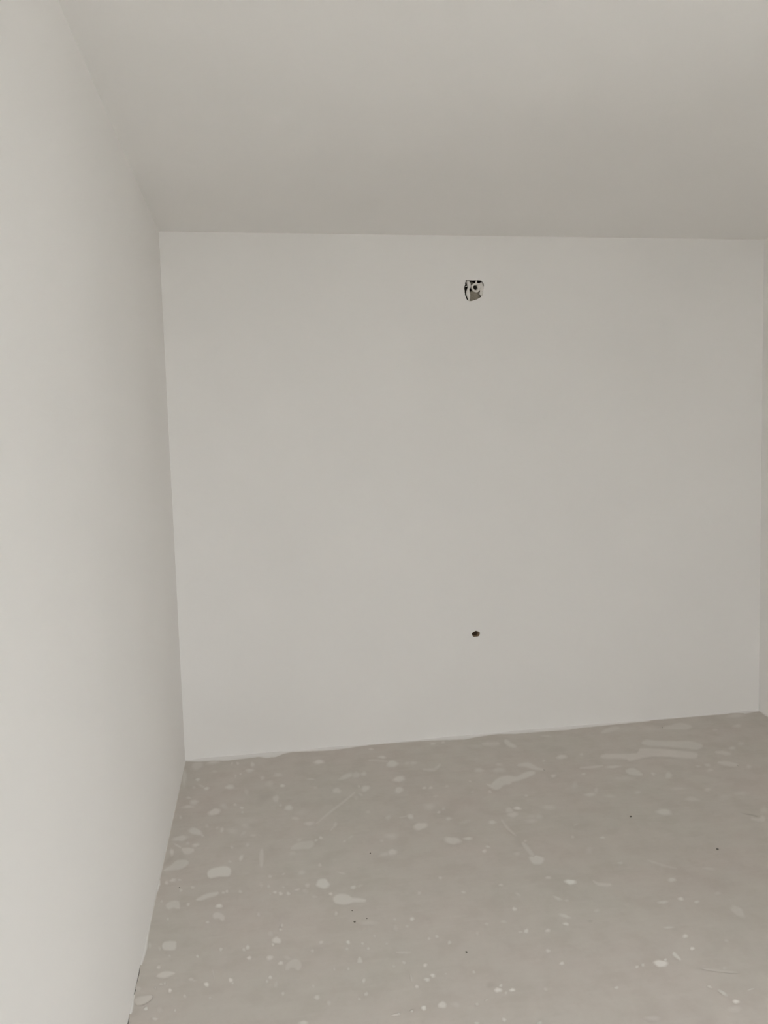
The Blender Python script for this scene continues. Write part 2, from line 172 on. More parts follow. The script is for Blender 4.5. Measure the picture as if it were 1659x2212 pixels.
# dried paint smears and streaks: name, coverage, outer outline, inner outline (x, y pairs in metres)
PAINT_SMEARS = [
    ('paint_smear', .38,
     (.0598,3.1283,.083,3.1266,.1071,3.1151,.1163,3.0941,.1131,3.0736,.1019,3.0625,.0886,3.0574,.0783,3.0612,.0697,3.0738,.0599,3.0993),
     (.0645,3.1126,.084,3.1101,.1058,3.0999,.1086,3.0937,.107,3.0868,.0978,3.0781,.0862,3.0736,.0796,3.0759,.0745,3.0834,.067,3.1028)),
    ('paint_smear', .38,
     (.0041,2.96,.016,2.9859,.0342,3.007,.0417,3.0237,.0512,3.0359,.0701,3.0357,.0883,3.0279,.0992,3.012,.1014,2.9891,.0929,2.9694,.0796,2.9538,.0651,2.9483,.0487,2.9478,.0248,2.9479),
     (.0111,2.9618,.0215,2.9724,.0399,2.9936,.0477,3.0107,.0548,3.0204,.0715,3.02,.0874,3.0133,.0933,3.0051,.0941,2.9977,.0872,2.9823,.0752,2.9682,.0623,2.9633,.0464,2.9629,.023,2.9629)),
    ('paint_smear', .55,
     (.1696,2.9199,.174,2.933,.1826,2.9421,.1982,2.9486,.2152,2.952,.2291,2.9524,.2415,2.9481,.2525,2.9363,.2604,2.9185,.2621,2.8963,.2599,2.8772,.2555,2.8657,.247,2.8612,.2326,2.864,.2167,2.8676,.201,2.8644,.1867,2.8625,.177,2.8705,.1716,2.8847,.1689,2.9021),
     (.1768,2.9129,.1795,2.9208,.1862,2.9278,.2007,2.9337,.2171,2.937,.2299,2.9374,.2403,2.9339,.2486,2.925,.2536,2.9141,.2546,2.8991,.253,2.8843,.2509,2.8782,.2456,2.8755,.2321,2.8783,.2153,2.882,.1989,2.8787,.1859,2.8767,.1807,2.8812,.1782,2.8884,.1764,2.9005)),
    ('paint_smear', .45,
     (.1398,2.7368,.1458,2.7505,.1557,2.7602,.1658,2.7685,.1787,2.7748,.1985,2.7785,.2162,2.7779,.2223,2.761,.2179,2.7473,.2111,2.7417,.2026,2.7385,.1933,2.7355,.1831,2.7321,.1719,2.7257,.1605,2.721,.149,2.7237),
     (.1469,2.7353,.1506,2.7391,.1599,2.7481,.1693,2.7558,.1813,2.7616,.2003,2.7652,.2157,2.7649,.2152,2.7643,.2127,2.758,.2079,2.7544,.2,2.7514,.1907,2.7484,.1801,2.7449,.1687,2.7383,.1585,2.7339,.1494,2.7362)),
    ('paint_smear', .38,
     (.0395,2.7256,.0445,2.7412,.0547,2.7504,.0705,2.7527,.087,2.7438,.0944,2.7133,.0937,2.6859,.0821,2.6894,.072,2.6985,.064,2.6939,.0541,2.6908,.0441,2.7056),
     (.0466,2.7214,.0499,2.7303,.0581,2.7376,.0719,2.7397,.0831,2.7352,.0875,2.7141,.0879,2.6953,.083,2.701,.0709,2.7111,.0605,2.7062,.0542,2.7028,.0493,2.7111)),
    ('paint_smear', .42,
     (.2022,2.6311,.2059,2.6436,.2133,2.6507,.223,2.6486,.2327,2.6413,.2414,2.6297,.2478,2.6152,.2484,2.5997,.2454,2.5881,.2398,2.5839,.233,2.5872,.2289,2.5964,.2264,2.6022,.2201,2.6018,.2112,2.6031,.2044,2.6159),
     (.2089,2.6274,.2112,2.634,.2157,2.6386,.2224,2.6369,.2302,2.631,.2372,2.6217,.2416,2.6123,.2417,2.6037,.2401,2.5968,.2382,2.5957,.2362,2.5963,.2337,2.6028,.2278,2.6132,.2189,2.6138,.2129,2.6138,.2102,2.62)),
    ('paint_smear', .48,
     (.0527,2.4909,.0528,2.5065,.0595,2.5185,.077,2.519,.0943,2.5137,.1013,2.5014,.1015,2.4893,.103,2.4736,.0988,2.4588,.0825,2.4582,.0655,2.4641,.0563,2.4761),
     (.0591,2.4897,.059,2.5002,.0629,2.5078,.0783,2.508,.0937,2.5035,.0953,2.5001,.0951,2.4912,.0966,2.4774,.0951,2.4689,.0813,2.4688,.0662,2.4739,.061,2.4809)),
    ('paint_smear', .48,
     (.0519,2.3427,.0572,2.3576,.0684,2.3658,.0788,2.3673,.0894,2.3649,.1018,2.3588,.1118,2.3488,.1068,2.3386,.0982,2.3347,.0909,2.3297,.0811,2.3271,.0655,2.3319),
     (.057,2.3454,.0616,2.3491,.0716,2.3563,.0804,2.3575,.0898,2.3554,.101,2.3499,.1065,2.3464,.1033,2.3477,.0949,2.3439,.0877,2.339,.0797,2.3367,.0655,2.341)),
    ('paint_smear', .3,
     (.0034,2.257,.0117,2.2649,.0236,2.2676,.0372,2.2682,.0493,2.266,.0557,2.2573,.0546,2.2476,.05,2.2381,.042,2.2295,.0298,2.2237,.0166,2.2239,.0066,2.239),
     (.0092,2.2519,.015,2.2562,.026,2.2587,.0389,2.2592,.0494,2.2574,.0501,2.257,.0492,2.2535,.0453,2.2453,.0383,2.2377,.0271,2.2323,.0172,2.2318,.0114,2.2414)),
    ('paint_smear', .25,
     (.4796,3.0106,.4851,3.0424,.5006,3.0658,.5159,3.0746,.5325,3.0772,.5525,3.0794,.5705,3.0757,.5794,3.0567,.5783,3.0318,.5673,3.0126,.5524,2.9997,.538,2.999,.5224,3.0026,.4993,3.0029),
     (.4853,3.0213,.4908,3.0311,.5042,3.0512,.5171,3.0583,.5328,3.0607,.5521,3.0628,.5675,3.0601,.5719,3.0503,.5715,3.0399,.5635,3.0263,.5509,3.0153,.5385,3.0149,.5229,3.0185,.4997,3.0188)),
    ('paint_streak', .22,
     (.9022,3.8099,.921,3.7993,.9452,3.7888,.9693,3.7778,.9888,3.7713,.9999,3.7829,.9955,3.8028,.9774,3.8178,.9532,3.8319,.928,3.84,.9074,3.8424,.8968,3.829),
     (.9059,3.8256,.924,3.8154,.9482,3.8049,.9723,3.7939,.9911,3.7875,.9939,3.7861,.9911,3.7877,.9738,3.8018,.9502,3.8155,.9255,3.8234,.906,3.8258,.903,3.8267)),
    ('paint_streak', .22,
     (.603,3.2056,.6338,3.2452,.672,3.2957,.702,3.3325,.7305,3.3686,.7629,3.415,.7883,3.4545,.7959,3.4803,.7832,3.4776,.7567,3.4429,.7239,3.3985,.6952,3.3629,.6652,3.3244,.6272,3.2707,.5974,3.2258,.5896,3.2012),
     (.6005,3.2168,.6311,3.2562,.6694,3.3071,.6995,3.3442,.7278,3.3802,.7601,3.4265,.7849,3.4655,.7899,3.4719,.7852,3.4646,.7593,3.4308,.7264,3.3865,.6977,3.351,.668,3.3131,.6302,3.2599,.6008,3.2159,.5947,3.2082)),
    ('paint_streak', .25,
     (.3637,3.0416,.3607,3.0113,.3594,2.9751,.3599,2.9419,.3622,2.9154,.3698,2.9024,.3776,2.9121,.3803,2.9374,.3815,2.9698,.3816,3.006,.3799,3.0374,.3721,3.0531),
     (.3709,3.0342,.3684,3.0078,.3671,2.9732,.3675,2.9418,.3692,2.9196,.3699,2.9172,.3708,2.9193,.3728,2.9405,.3739,2.9716,.3738,3.0066,.3724,3.0339,.3717,3.037)),
    ('paint_smear', .5,
     (.6096,2.6506,.6152,2.6615,.6234,2.6696,.6341,2.6735,.646,2.6735,.6583,2.6683,.6694,2.66,.6749,2.6498,.6787,2.6423,.6868,2.6391,.6975,2.636,.7097,2.6299,.7199,2.6231,.7247,2.6155,.7236,2.6042,.7183,2.5976,.7094,2.595,.6942,2.5983,.6787,2.6015,.6697,2.5988,.6612,2.5952,.6509,2.5944,.6402,2.5959,.6282,2.6004,.6174,2.6072,.6115,2.6168,.6089,2.6274,.6078,2.6385),
     (.6156,2.6447,.6192,2.6516,.6254,2.6576,.6343,2.6608,.6446,2.6608,.6556,2.6561,.6652,2.6491,.6695,2.6407,.675,2.631,.6848,2.6268,.6952,2.6238,.7068,2.618,.7161,2.6119,.7183,2.6088,.7183,2.611,.7168,2.6091,.7104,2.6073,.6957,2.6105,.6794,2.6138,.6689,2.6108,.6608,2.6073,.6516,2.6066,.6418,2.6079,.6304,2.6121,.621,2.618,.6172,2.6244,.6156,2.6316,.6148,2.6388)),
    ('paint_smear', .25,
     (.4338,2.2951,.4322,2.3065,.4345,2.3196,.442,2.3322,.4517,2.3422,.4619,2.3464,.472,2.3447,.4802,2.3344,.4854,2.3211,.4863,2.3087,.484,2.2975,.4791,2.2874,.4718,2.2814,.4659,2.2885,.4622,2.2957,.4572,2.2985,.4523,2.2993,.4491,2.2961,.445,2.2914,.4393,2.2902),
     (.4388,2.2996,.4383,2.3053,.4397,2.3141,.446,2.3245,.4545,2.3332,.4627,2.3366,.4699,2.3355,.4757,2.328,.4797,2.318,.4802,2.3099,.4787,2.3023,.4749,2.2945,.4719,2.2909,.4702,2.2949,.4655,2.3034,.4582,2.3078,.4508,2.3087,.4456,2.3041,.4424,2.3002,.4397,2.2996)),
    ('paint_smear', .4,
     (.6468,2.2862,.6508,2.3037,.6585,2.3177,.6653,2.3095,.6675,2.2974,.6677,2.2879,.6638,2.2794,.6548,2.2787),
     (.6522,2.2884,.6556,2.2998,.6601,2.3096,.6603,2.3053,.662,2.2951,.6624,2.289,.6622,2.2873,.6562,2.2871)),
    ('paint_smear', .38,
     (1.6319,3.9307,1.646,3.948,1.6574,3.9449,1.6614,3.9207,1.6642,3.893,1.6713,3.8696,1.6765,3.8462,1.6685,3.8161,1.6541,3.8011,1.6413,3.804,1.6296,3.8168,1.6218,3.8411,1.6181,3.8705,1.6221,3.9017),
     (1.638,3.9177,1.6408,3.9209,1.6452,3.9202,1.648,3.9008,1.6511,3.872,1.6585,3.8477,1.6631,3.8298,1.6628,3.8287,1.6605,3.8272,1.6513,3.8297,1.6413,3.8405,1.6345,3.8619,1.6315,3.8862,1.6342,3.9059)),
    ('paint_smear', .42,
     (1.3877,3.4325,1.4013,3.4335,1.4112,3.4291,1.4249,3.4463,1.4448,3.4715,1.4679,3.4908,1.4911,3.5036,1.5106,3.5038,1.5276,3.4984,1.5408,3.4901,1.5547,3.4869,1.5798,3.5035,1.6076,3.5235,1.6293,3.5311,1.6454,3.5307,1.655,3.5202,1.655,3.4985,1.642,3.4756,1.6216,3.459,1.5821,3.4378,1.5427,3.4195,1.5237,3.4148,1.513,3.4127,1.5025,3.4022,1.4893,3.39,1.4746,3.3892,1.4614,3.3877,1.4476,3.3722,1.4316,3.3542,1.4163,3.3477,1.4037,3.3504,1.3963,3.364,1.3919,3.382,1.3868,3.4039),
     (1.3939,3.4232,1.3942,3.4127,1.4085,3.4087,1.4267,3.4298,1.4452,3.4532,1.4658,3.4703,1.4865,3.4817,1.5038,3.4817,1.5197,3.4767,1.533,3.4683,1.5499,3.4652,1.5772,3.4828,1.6039,3.502,1.6232,3.5086,1.6368,3.5083,1.6437,3.5012,1.6445,3.4967,1.6419,3.4936,1.6248,3.4798,1.586,3.4587,1.5469,3.4405,1.5288,3.436,1.5158,3.433,1.5027,3.4203,1.4928,3.4105,1.48,3.4102,1.4636,3.4075,1.4464,3.3889,1.4326,3.3729,1.4211,3.3681,1.4116,3.3699,1.4062,3.3805,1.4023,3.3973,1.3974,3.4182)),
    ('paint_streak', .25,
     (1.5011,3.8762,1.5159,3.8621,1.537,3.8536,1.5626,3.8537,1.5859,3.8607,1.6029,3.8877,1.6019,3.9165,1.5834,3.9259,1.5596,3.9308,1.5374,3.9342,1.5177,3.9315,1.5016,3.906),
     (1.5124,3.9,1.525,3.8884,1.5449,3.8804,1.5692,3.8805,1.5896,3.8864,1.5922,3.8885,1.591,3.8909,1.5747,3.8986,1.5516,3.9034,1.5301,3.9066,1.5138,3.9049,1.5116,3.9029)),
    ('paint_streak', .25,
     (1.1401,3.6319,1.1621,3.6154,1.1908,3.6097,1.218,3.6402,1.2384,3.6764,1.245,3.7038,1.2341,3.7089,1.2168,3.6856,1.1964,3.6636,1.1717,3.6664,1.1496,3.6722,1.1357,3.6548),
     (1.1465,3.6505,1.1671,3.635,1.1928,3.6292,1.2157,3.6558,1.2335,3.6878,1.2356,3.6915,1.234,3.6901,1.2181,3.6683,1.1943,3.6437,1.1675,3.6463,1.1464,3.652,1.1436,3.6523)),
    ('paint_streak', .22,
     (.9439,3.1825,.96,3.1818,.9764,3.1831,.9827,3.1902,.9784,3.1972,.9622,3.1979,.9458,3.1966,.9396,3.1895),
     (.9451,3.1885,.9608,3.1878,.9769,3.1891,.9798,3.1902,.9772,3.1912,.9614,3.1919,.9453,3.1906,.9424,3.1895)),
    ('paint_streak', .2,
     (1.3461,3.0716,1.3435,3.0393,1.3439,3.0001,1.3512,2.962,1.3594,2.9339,1.3678,2.9297,1.3719,2.9487,1.3672,2.98,1.3615,3.0179,1.3603,3.0541,1.3595,3.0823,1.3528,3.0897),
     (1.3527,3.0745,1.3502,3.0442,1.3505,3.0068,1.3575,2.9698,1.3653,2.9426,1.3663,2.9379,1.3654,2.9426,1.3608,2.9728,1.3549,3.0112,1.3535,3.0481,1.3528,3.0749,1.3528,3.079)),
    ('paint_smear', .36,
     (1.5856,3.5944,1.6118,3.6217,1.6391,3.6306,1.6568,3.6301,1.6708,3.6197,1.6791,3.5952,1.6859,3.5696,1.6985,3.5512,1.7085,3.5355,1.7007,3.5069,1.6863,3.5012,1.666,3.5115,1.6445,3.5278,1.6324,3.5448,1.6218,3.561,1.6002,3.5742),
     (1.5972,3.6003,1.6073,3.5988,1.6328,3.6069,1.6482,3.6065,1.6598,3.5982,1.6672,3.5761,1.6744,3.5496,1.6875,3.5303,1.6965,3.517,1.7,3.5243,1.6946,3.5236,1.6754,3.5336,1.6545,3.5494,1.6431,3.5659,1.6316,3.5831,1.6095,3.5968)),
    ('paint_streak', .3,
     (1.3631,2.8697,1.3615,2.841,1.3624,2.8089,1.3651,2.7791,1.3696,2.7571,1.3798,2.7548,1.3889,2.7734,1.3907,2.8009,1.3901,2.8329,1.3876,2.8639,1.3831,2.8875,1.3724,2.8899),
     (1.3719,2.8728,1.3707,2.8478,1.3714,2.8168,1.374,2.7878,1.3777,2.7683,1.3791,2.7668,1.3803,2.7706,1.3816,2.7944,1.381,2.825,1.3784,2.8546,1.3746,2.8752,1.3731,2.8769)),
    ('paint_streak', .22,
     (.7726,2.3046,.7815,2.3014,.7931,2.299,.8055,2.2981,.8157,2.2987,.8209,2.3044,.8177,2.311,.808,2.3137,.7958,2.3157,.7841,2.317,.7746,2.3169,.7696,2.3114),
     (.7746,2.3104,.7828,2.3075,.7941,2.3052,.8062,2.3043,.8157,2.3048,.817,2.3048,.8158,2.305,.8068,2.3075,.7948,2.3094,.7833,2.3107,.7746,2.3107,.7736,2.3107)),
    ('paint_streak', .2,
     (.7934,2.1987,.7921,2.1851,.792,2.1718,.795,2.1674,.7985,2.1725,.7998,2.186,.8,2.1995,.797,2.204),
     (.7961,2.1982,.7949,2.1854,.7947,2.173,.7952,2.1714,.7959,2.1731,.797,2.1857,.7972,2.1983,.7967,2.1999)),
    ('paint_smear', .28,
     (2.3521,2.8875,2.362,2.8789,2.3718,2.8706,2.3862,2.8792,2.4032,2.8888,2.4061,2.8762,2.3989,2.8575,2.3834,2.8372,2.3639,2.8259,2.3441,2.8351,2.3291,2.8502,2.3329,2.8697),
     (2.3425,2.8714,2.3499,2.8637,2.3621,2.8546,2.3815,2.865,2.3928,2.8727,2.3928,2.8662,2.3888,2.8557,2.3828,2.8472,2.3738,2.8416,2.3558,2.8502,2.3418,2.8641,2.3431,2.8719)),
    ('paint_smear', .32,
     (1.5219,2.5685,1.5326,2.5676,1.5415,2.5565,1.5613,2.5493,1.5792,2.5419,1.5804,2.527,1.5672,2.5163,1.5467,2.5182,1.5265,2.5269,1.5202,2.5478),
     (1.5282,2.5671,1.5256,2.5575,1.5354,2.5457,1.5556,2.5383,1.5726,2.5315,1.5741,2.5283,1.5708,2.5273,1.5519,2.5292,1.5332,2.5369,1.5281,2.555)),
    ('paint_streak', .15,
     (1.7743,2.646,1.787,2.6248,1.8051,2.601,1.826,2.5828,1.8439,2.5711,1.8555,2.5736,1.8552,2.5869,1.8403,2.6026,1.8205,2.6222,1.8017,2.6446,1.7861,2.662,1.7747,2.6611),
     (1.7806,2.6535,1.793,2.6326,1.8109,2.609,1.8316,2.5909,1.8491,2.5793,1.8521,2.5766,1.8491,2.5793,1.8345,2.5946,1.8147,2.6141,1.7958,2.6365,1.7805,2.6535,1.7778,2.6571)),
    ('paint_smear', .6,
     (1.5908,2.1414,1.5977,2.1469,1.6033,2.1441,1.6047,2.1286,1.6043,2.1125,1.6003,2.1028,1.5929,2.1022,1.588,2.1122,1.5845,2.1247,1.5861,2.1341),
     (1.5939,2.1377,1.5953,2.1394,1.597,2.1386,1.5982,2.1244,1.5979,2.1093,1.5977,2.107,1.5986,2.1085,1.5942,2.1178,1.5909,2.1293,1.5919,2.1349)),
    ('paint_streak', .12,
     (1.6377,2.0524,1.6553,2.0433,1.6785,2.0328,1.7022,2.0231,1.7212,2.0164,1.7311,2.0181,1.7281,2.0255,1.7107,2.0346,1.6875,2.0451,1.6636,2.055,1.6442,2.0618,1.6343,2.06),
     (1.6412,2.057,1.6587,2.048,1.6819,2.0375,1.7056,2.0277,1.7244,2.0211,1.7282,2.0194,1.7244,2.021,1.7072,2.0299,1.6841,2.0404,1.6603,2.0502,1.6412,2.057,1.6373,2.0587)),
    ('paint_smear', .33,
     (2.2938,3.7296,2.3241,3.7626,2.3552,3.7768,2.3732,3.7683,2.393,3.7528,2.4283,3.7403,2.4691,3.7283,2.511,3.7201,2.5487,3.7091,2.5744,3.6874,2.5885,3.6629,2.5883,3.638,2.5691,3.6057,2.5422,3.5834,2.5136,3.5727,2.4931,3.5838,2.4704,3.6028,2.4362,3.6215,2.3963,3.6404,2.3492,3.6554,2.3088,3.6715,2.2911,3.6948),
     (2.3044,3.7286,2.3172,3.7387,2.3432,3.7505,2.3585,3.7427,2.3785,3.7272,2.4141,3.7145,2.4549,3.7026,2.4965,3.6944,2.5332,3.6839,2.5578,3.6632,2.5711,3.6406,2.5716,3.625,2.569,3.621,2.5508,3.6061,2.5269,3.5969,2.5083,3.6075,2.4855,3.6268,2.4508,3.6459,2.4104,3.6651,2.3628,3.6803,2.323,3.6961,2.3068,3.7176)),
    ('paint_smear', .36,
     (2.2583,3.6693,2.2844,3.6713,2.3127,3.6619,2.3506,3.6477,2.3909,3.6292,2.4289,3.6075,2.4622,3.5863,2.4889,3.5712,2.5051,3.5555,2.4981,3.527,2.4809,3.5026,2.4648,3.4823,2.4438,3.4738,2.4106,3.4833,2.3731,3.4998,2.3403,3.5181,2.3074,3.5341,2.2709,3.5409,2.2351,3.5417,2.2035,3.5363,2.1753,3.5279,2.1484,3.5168,2.1272,3.5108,2.1243,3.5256,2.1247,3.54,2.1112,3.5489,2.0888,3.5571,2.052,3.5643,2.0195,3.5734,2.0133,3.5938,2.0274,3.6244,2.045,3.6401,2.0683,3.646,2.1009,3.6393,2.1388,3.6294,2.1811,3.6206,2.2183,3.6198,2.2356,3.6403),
     (2.2514,3.6461,2.272,3.6464,2.2995,3.6373,2.3369,3.6233,2.3768,3.6051,2.4144,3.5837,2.4476,3.5628,2.474,3.5479,2.4886,3.5346,2.4858,3.524,2.4758,3.5114,2.47,3.502,2.4564,3.4967,2.4242,3.5061,2.3868,3.5226,2.3539,3.5411,2.3203,3.5574,2.2828,3.5645,2.246,3.5652,2.2132,3.5596,2.1838,3.5508,2.1566,3.5395,2.1387,3.5338,2.139,3.5428,2.1385,3.5613,2.1233,3.5721,2.1001,3.5805,2.0629,3.5879,2.0314,3.5966,2.0276,3.6078,2.0294,3.6092,2.0381,3.6166,2.058,3.6216,2.0896,3.6151,2.1272,3.6053,2.1697,3.5965,2.2097,3.5961,2.2368,3.6248)),
    ('paint_smear', .28,
     (2.5133,3.9223,2.5429,3.9343,2.578,3.9436,2.6113,3.9587,2.6431,3.9641,2.6689,3.9386,2.6813,3.9045,2.6566,3.8604,2.6266,3.8427,2.5942,3.8414,2.5602,3.8471,2.5273,3.8548,2.5021,3.8658,2.4933,3.8833),
     (2.5058,3.8969,2.5304,3.906,2.5655,3.9153,2.5982,3.93,2.6265,3.9352,2.6505,3.9114,2.6619,3.8823,2.6608,3.8819,2.6398,3.8703,2.6092,3.8692,2.5755,3.8748,2.5428,3.8825,2.5185,3.8931,2.5117,3.9055)),
    ('paint_smear', .28,
     (2.17,3.9318,2.1895,3.9529,2.2162,3.9724,2.2559,3.9926,2.2919,4.0022,2.3038,3.9789,2.2879,3.9307,2.2544,3.9092,2.2182,3.8964,2.1866,3.8885,2.1628,3.887,2.1559,3.9002),
     (2.1717,3.9143,2.1846,3.9279,2.2082,3.945,2.2458,3.9641,2.2781,3.9731,2.2865,3.9563,2.2878,3.9499,2.2638,3.9368,2.2285,3.9243,2.1976,3.9164,2.1755,3.9149,2.1722,3.9182)),
    ('paint_smear', .38,
     (2.0677,3.4359,2.0958,3.4535,2.1216,3.4515,2.1316,3.4167,2.1319,3.3782,2.1146,3.3497,2.0975,3.3466,2.0749,3.3534,2.0557,3.3689,2.053,3.398),
     (2.0694,3.422,2.0874,3.4316,2.1089,3.4306,2.1174,3.3996,2.1181,3.3667,2.1191,3.3688,2.1077,3.3677,2.0863,3.3741,2.0686,3.388,2.0667,3.4102)),
    ('paint_smear', .32,
     (2.5775,3.5287,2.6115,3.5544,2.6405,3.5528,2.6565,3.531,2.6605,3.5035,2.6323,3.4782,2.6093,3.4795,2.5879,3.5007),
     (2.5921,3.5392,2.6,3.5328,2.6263,3.5315,2.6409,3.5114,2.6458,3.4933,2.6434,3.4991,2.6232,3.5002,2.6027,3.5208)),
    ('paint_smear', .32,
     (2.5171,3.4047,2.5472,3.4348,2.5744,3.4353,2.5973,3.4192,2.6136,3.3978,2.6148,3.3774,2.5945,3.3491,2.5726,3.3435,2.5495,3.3492,2.5282,3.3749),
     (2.5333,3.4195,2.5363,3.4128,2.5602,3.4132,2.5818,3.398,2.5974,3.3779,2.5987,3.3647,2.6019,3.3687,2.5855,3.365,2.5643,3.3701,2.5438,3.3951)),
    ('paint_streak', .3,
     (1.8688,3.4848,1.8894,3.4791,1.918,3.4766,1.9507,3.48,1.9785,3.4865,1.995,3.5029,1.9909,3.5179,1.9662,3.5195,1.9345,3.5187,1.9049,3.5184,1.8811,3.5161,1.8657,3.5009),
     (1.8762,3.5002,1.896,3.4948,1.9242,3.4924,1.9565,3.4957,1.9834,3.502,1.9876,3.5023,1.9835,3.5021,1.9597,3.5035,1.9282,3.5027,1.8989,3.5025,1.8762,3.5004,1.8727,3.5005)),
]
# dark grains of grit: x, y, radius
GRIT = [(.0785,2.8291,.0027), (.7815,2.9216,.0041), (.6673,2.5587,.003), (.6676,2.4934,.0048), (.7099,2.5045,.0027), (.9844,2.2686,.0045), (1.8754,2.9872,.0066), (2.0686,2.6713,.006)]
# how far the skim coat spills onto the floor: along the back wall (x, distance), along the left wall (y, distance)
SPILL_BACK = [(.0002,.004), (.07,.0253), (.1477,.0314), (.1984,.0433), (.2992,.0364), (.3686,.0311), (.4031,.0546), (.4519,.0507), (.4903,.019), (.538,.0049), (.651,.0189), (.7313,.0282), (.794,.0237), (.8407,.0153), (.9296,.004), (1.0894,.004), (1.2658,.0132), (1.3572,.0283), (1.4415,.0417), (1.4968,.024), (1.5394,.0169), (1.6245,.0058), (1.721,.0256), (1.8421,.0264), (1.9186,.0306), (2.0111,.035), (2.0818,.0231), (2.1843,.0194), (2.2908,.0149), (2.3915,.0132), (2.4905,.0109), (2.5055,.004), (2.6966,.004), (2.8496,.004), (2.9986,.0071), (3.0645,.0235), (3.1561,.01)]
SPILL_LEFT = [(4.0288,.0015), (3.917,.0015), (3.7467,.0015), (3.6356,.0015), (3.4556,.0015), (3.3001,.0015), (3.1427,.0015), (3.0593,.0015), (2.9728,.0017), (2.9012,.0015), (2.8653,.0062), (2.7974,.0015), (2.7218,.0015), (2.6391,.0017), (2.5489,.0042), (2.4876,.0077), (2.4326,.005), (2.3935,.0015), (2.3212,.0015), (2.2725,.0015), (2.2366,.0042), (2.2023,.0054), (2.1834,.0015), (2.156,.0015)]
# outline of the cut-out high on the back wall: x, z
CUTOUT = [(1.5048,2.38), (1.5324,2.3788), (1.561,2.3797), (1.5725,2.379), (1.5839,2.3773), (1.5933,2.3695), (1.5985,2.3577), (1.5961,2.3341), (1.5926,2.3068), (1.5844,2.2995), (1.5746,2.2904), (1.5534,2.2813), (1.5361,2.2762), (1.5227,2.274), (1.5123,2.2776), (1.5058,2.2867), (1.499,2.3066), (1.4964,2.3266), (1.496,2.3447), (1.4988,2.3519), (1.5001,2.3628), (1.5034,2.3718)]
# dark marks on the floor: x, y, half-axis, half-axis, angle, strength
DARK_MARKS = [(.392,3.5149,.0294,.049,-0.2228,.12), (1.0139,2.111,.0119,.012,-0.2005,.12), (.5282,2.3755,.0202,.0209,-0.2034,.08), (.8068,3.5401,.0277,.0253,-0.2249,.07), (2.3552,2.9011,.0276,.0058,-0.5618,.3), (2.3695,2.8852,.0086,.0057,-0.6527,.3), (1.4177,2.3431,.0089,.0078,-0.2061,.12), (.023,3.0367,.0108,.0364,-0.2131,.1), (-0.0014,2.9339,.0243,.0135,-0.2112,.08), (3.0401,4.0138,.0255,.0132,-0.0007,.14), (3.1149,4.0193,.02,.0134,-0.0005,.16)]
GRIT_LABELS = [
    'dark grit grain on the floor nearest the left wall',
    'dark grit grain left of the two pale overlapping drops, mid floor',
    'faint dark grit grain just under the tail of the large keyhole-shaped paint smear',
    'darkest grit grain of the cluster of three below the keyhole-shaped paint smear',
    'faint dark grit grain at the right of the cluster of three below the keyhole-shaped smear',
    'dark grit grain lowest in the picture, alone on the bare middle floor',
    'dark grit grain on the far right floor, left of a flat oval paint drop',
    'dark grit grain nearest the right edge of the picture',
]

# ------------------------------------------------------------------ materials
WALL_RGB = (0.884, 0.867, 0.848)


class Nodes:
    """small wrapper to write node trees"""
    def __init__(self, mat):
        mat.use_nodes = True
        self.t = mat.node_tree
        self.t.nodes.clear()

    def add(self, kind, ins=None, **props):
        n = self.t.nodes.new(kind)
        for k, v in props.items():
            setattr(n, k, v)
        for k, v in (ins or {}).items():
            s = n.inputs[k]
            if isinstance(v, bpy.types.NodeSocket):
                self.t.links.new(v, s)
            else:
                s.default_value = v
        return n

    def mix(self, fac, a, b):
        n = self.add('ShaderNodeMix', data_type='RGBA')
        for idx, v in ((0, fac), (6, a), (7, b)):
            if isinstance(v, bpy.types.NodeSocket):
                self.t.links.new(v, n.inputs[idx])
            elif idx == 0:
                n.inputs[0].default_value = v
            else:
                n.inputs[idx].default_value = (*v, 1)
        return n.outputs[2]

    def ramp(self, fac, lo, hi, a=0.0, b=1.0):
        n = self.add('ShaderNodeMapRange', {'Value': fac, 'From Min': lo, 'From Max': hi, 'To Min': a, 'To Max': b})
        return n.outputs[0]

    def noise(self, vec, scale, detail=3.0, rough=0.55):
        return self.add('ShaderNodeTexNoise', {'Vector': vec, 'Scale': scale, 'Detail': detail, 'Roughness': rough}).outputs['Fac']

    def finish(self, color, rough=0.9, spec=0.2, normal=None):
        ins = {'Roughness': rough, 'Specular IOR Level': spec}
        if isinstance(color, bpy.types.NodeSocket):
            ins['Base Color'] = color
        else:
            ins['Base Color'] = (*color, 1)
        if normal is not None:
            ins['Normal'] = normal
        b = self.add('ShaderNodeBsdfPrincipled', ins)
        o = self.add('ShaderNodeOutputMaterial')
        self.t.links.new(b.outputs[0], o.inputs[0])


def new_mat(name):
    mt = bpy.data.materials.new(name)
    return mt, Nodes(mt)


def plaster(name, rgb, var=0.012):
    mt, n = new_mat(name)
    pos = n.add('ShaderNodeNewGeometry').outputs['Position']
    big = n.noise(pos, 1.1, 1.0)
    lo = tuple(c * (1 - var) for c in rgb)
    hi = tuple(min(1, c * (1 + var)) for c in rgb)
    col = n.mix(n.ramp(big, 0.3, 0.7), lo, hi)
    n.finish(col, 0.9, 0.12)
    return mt


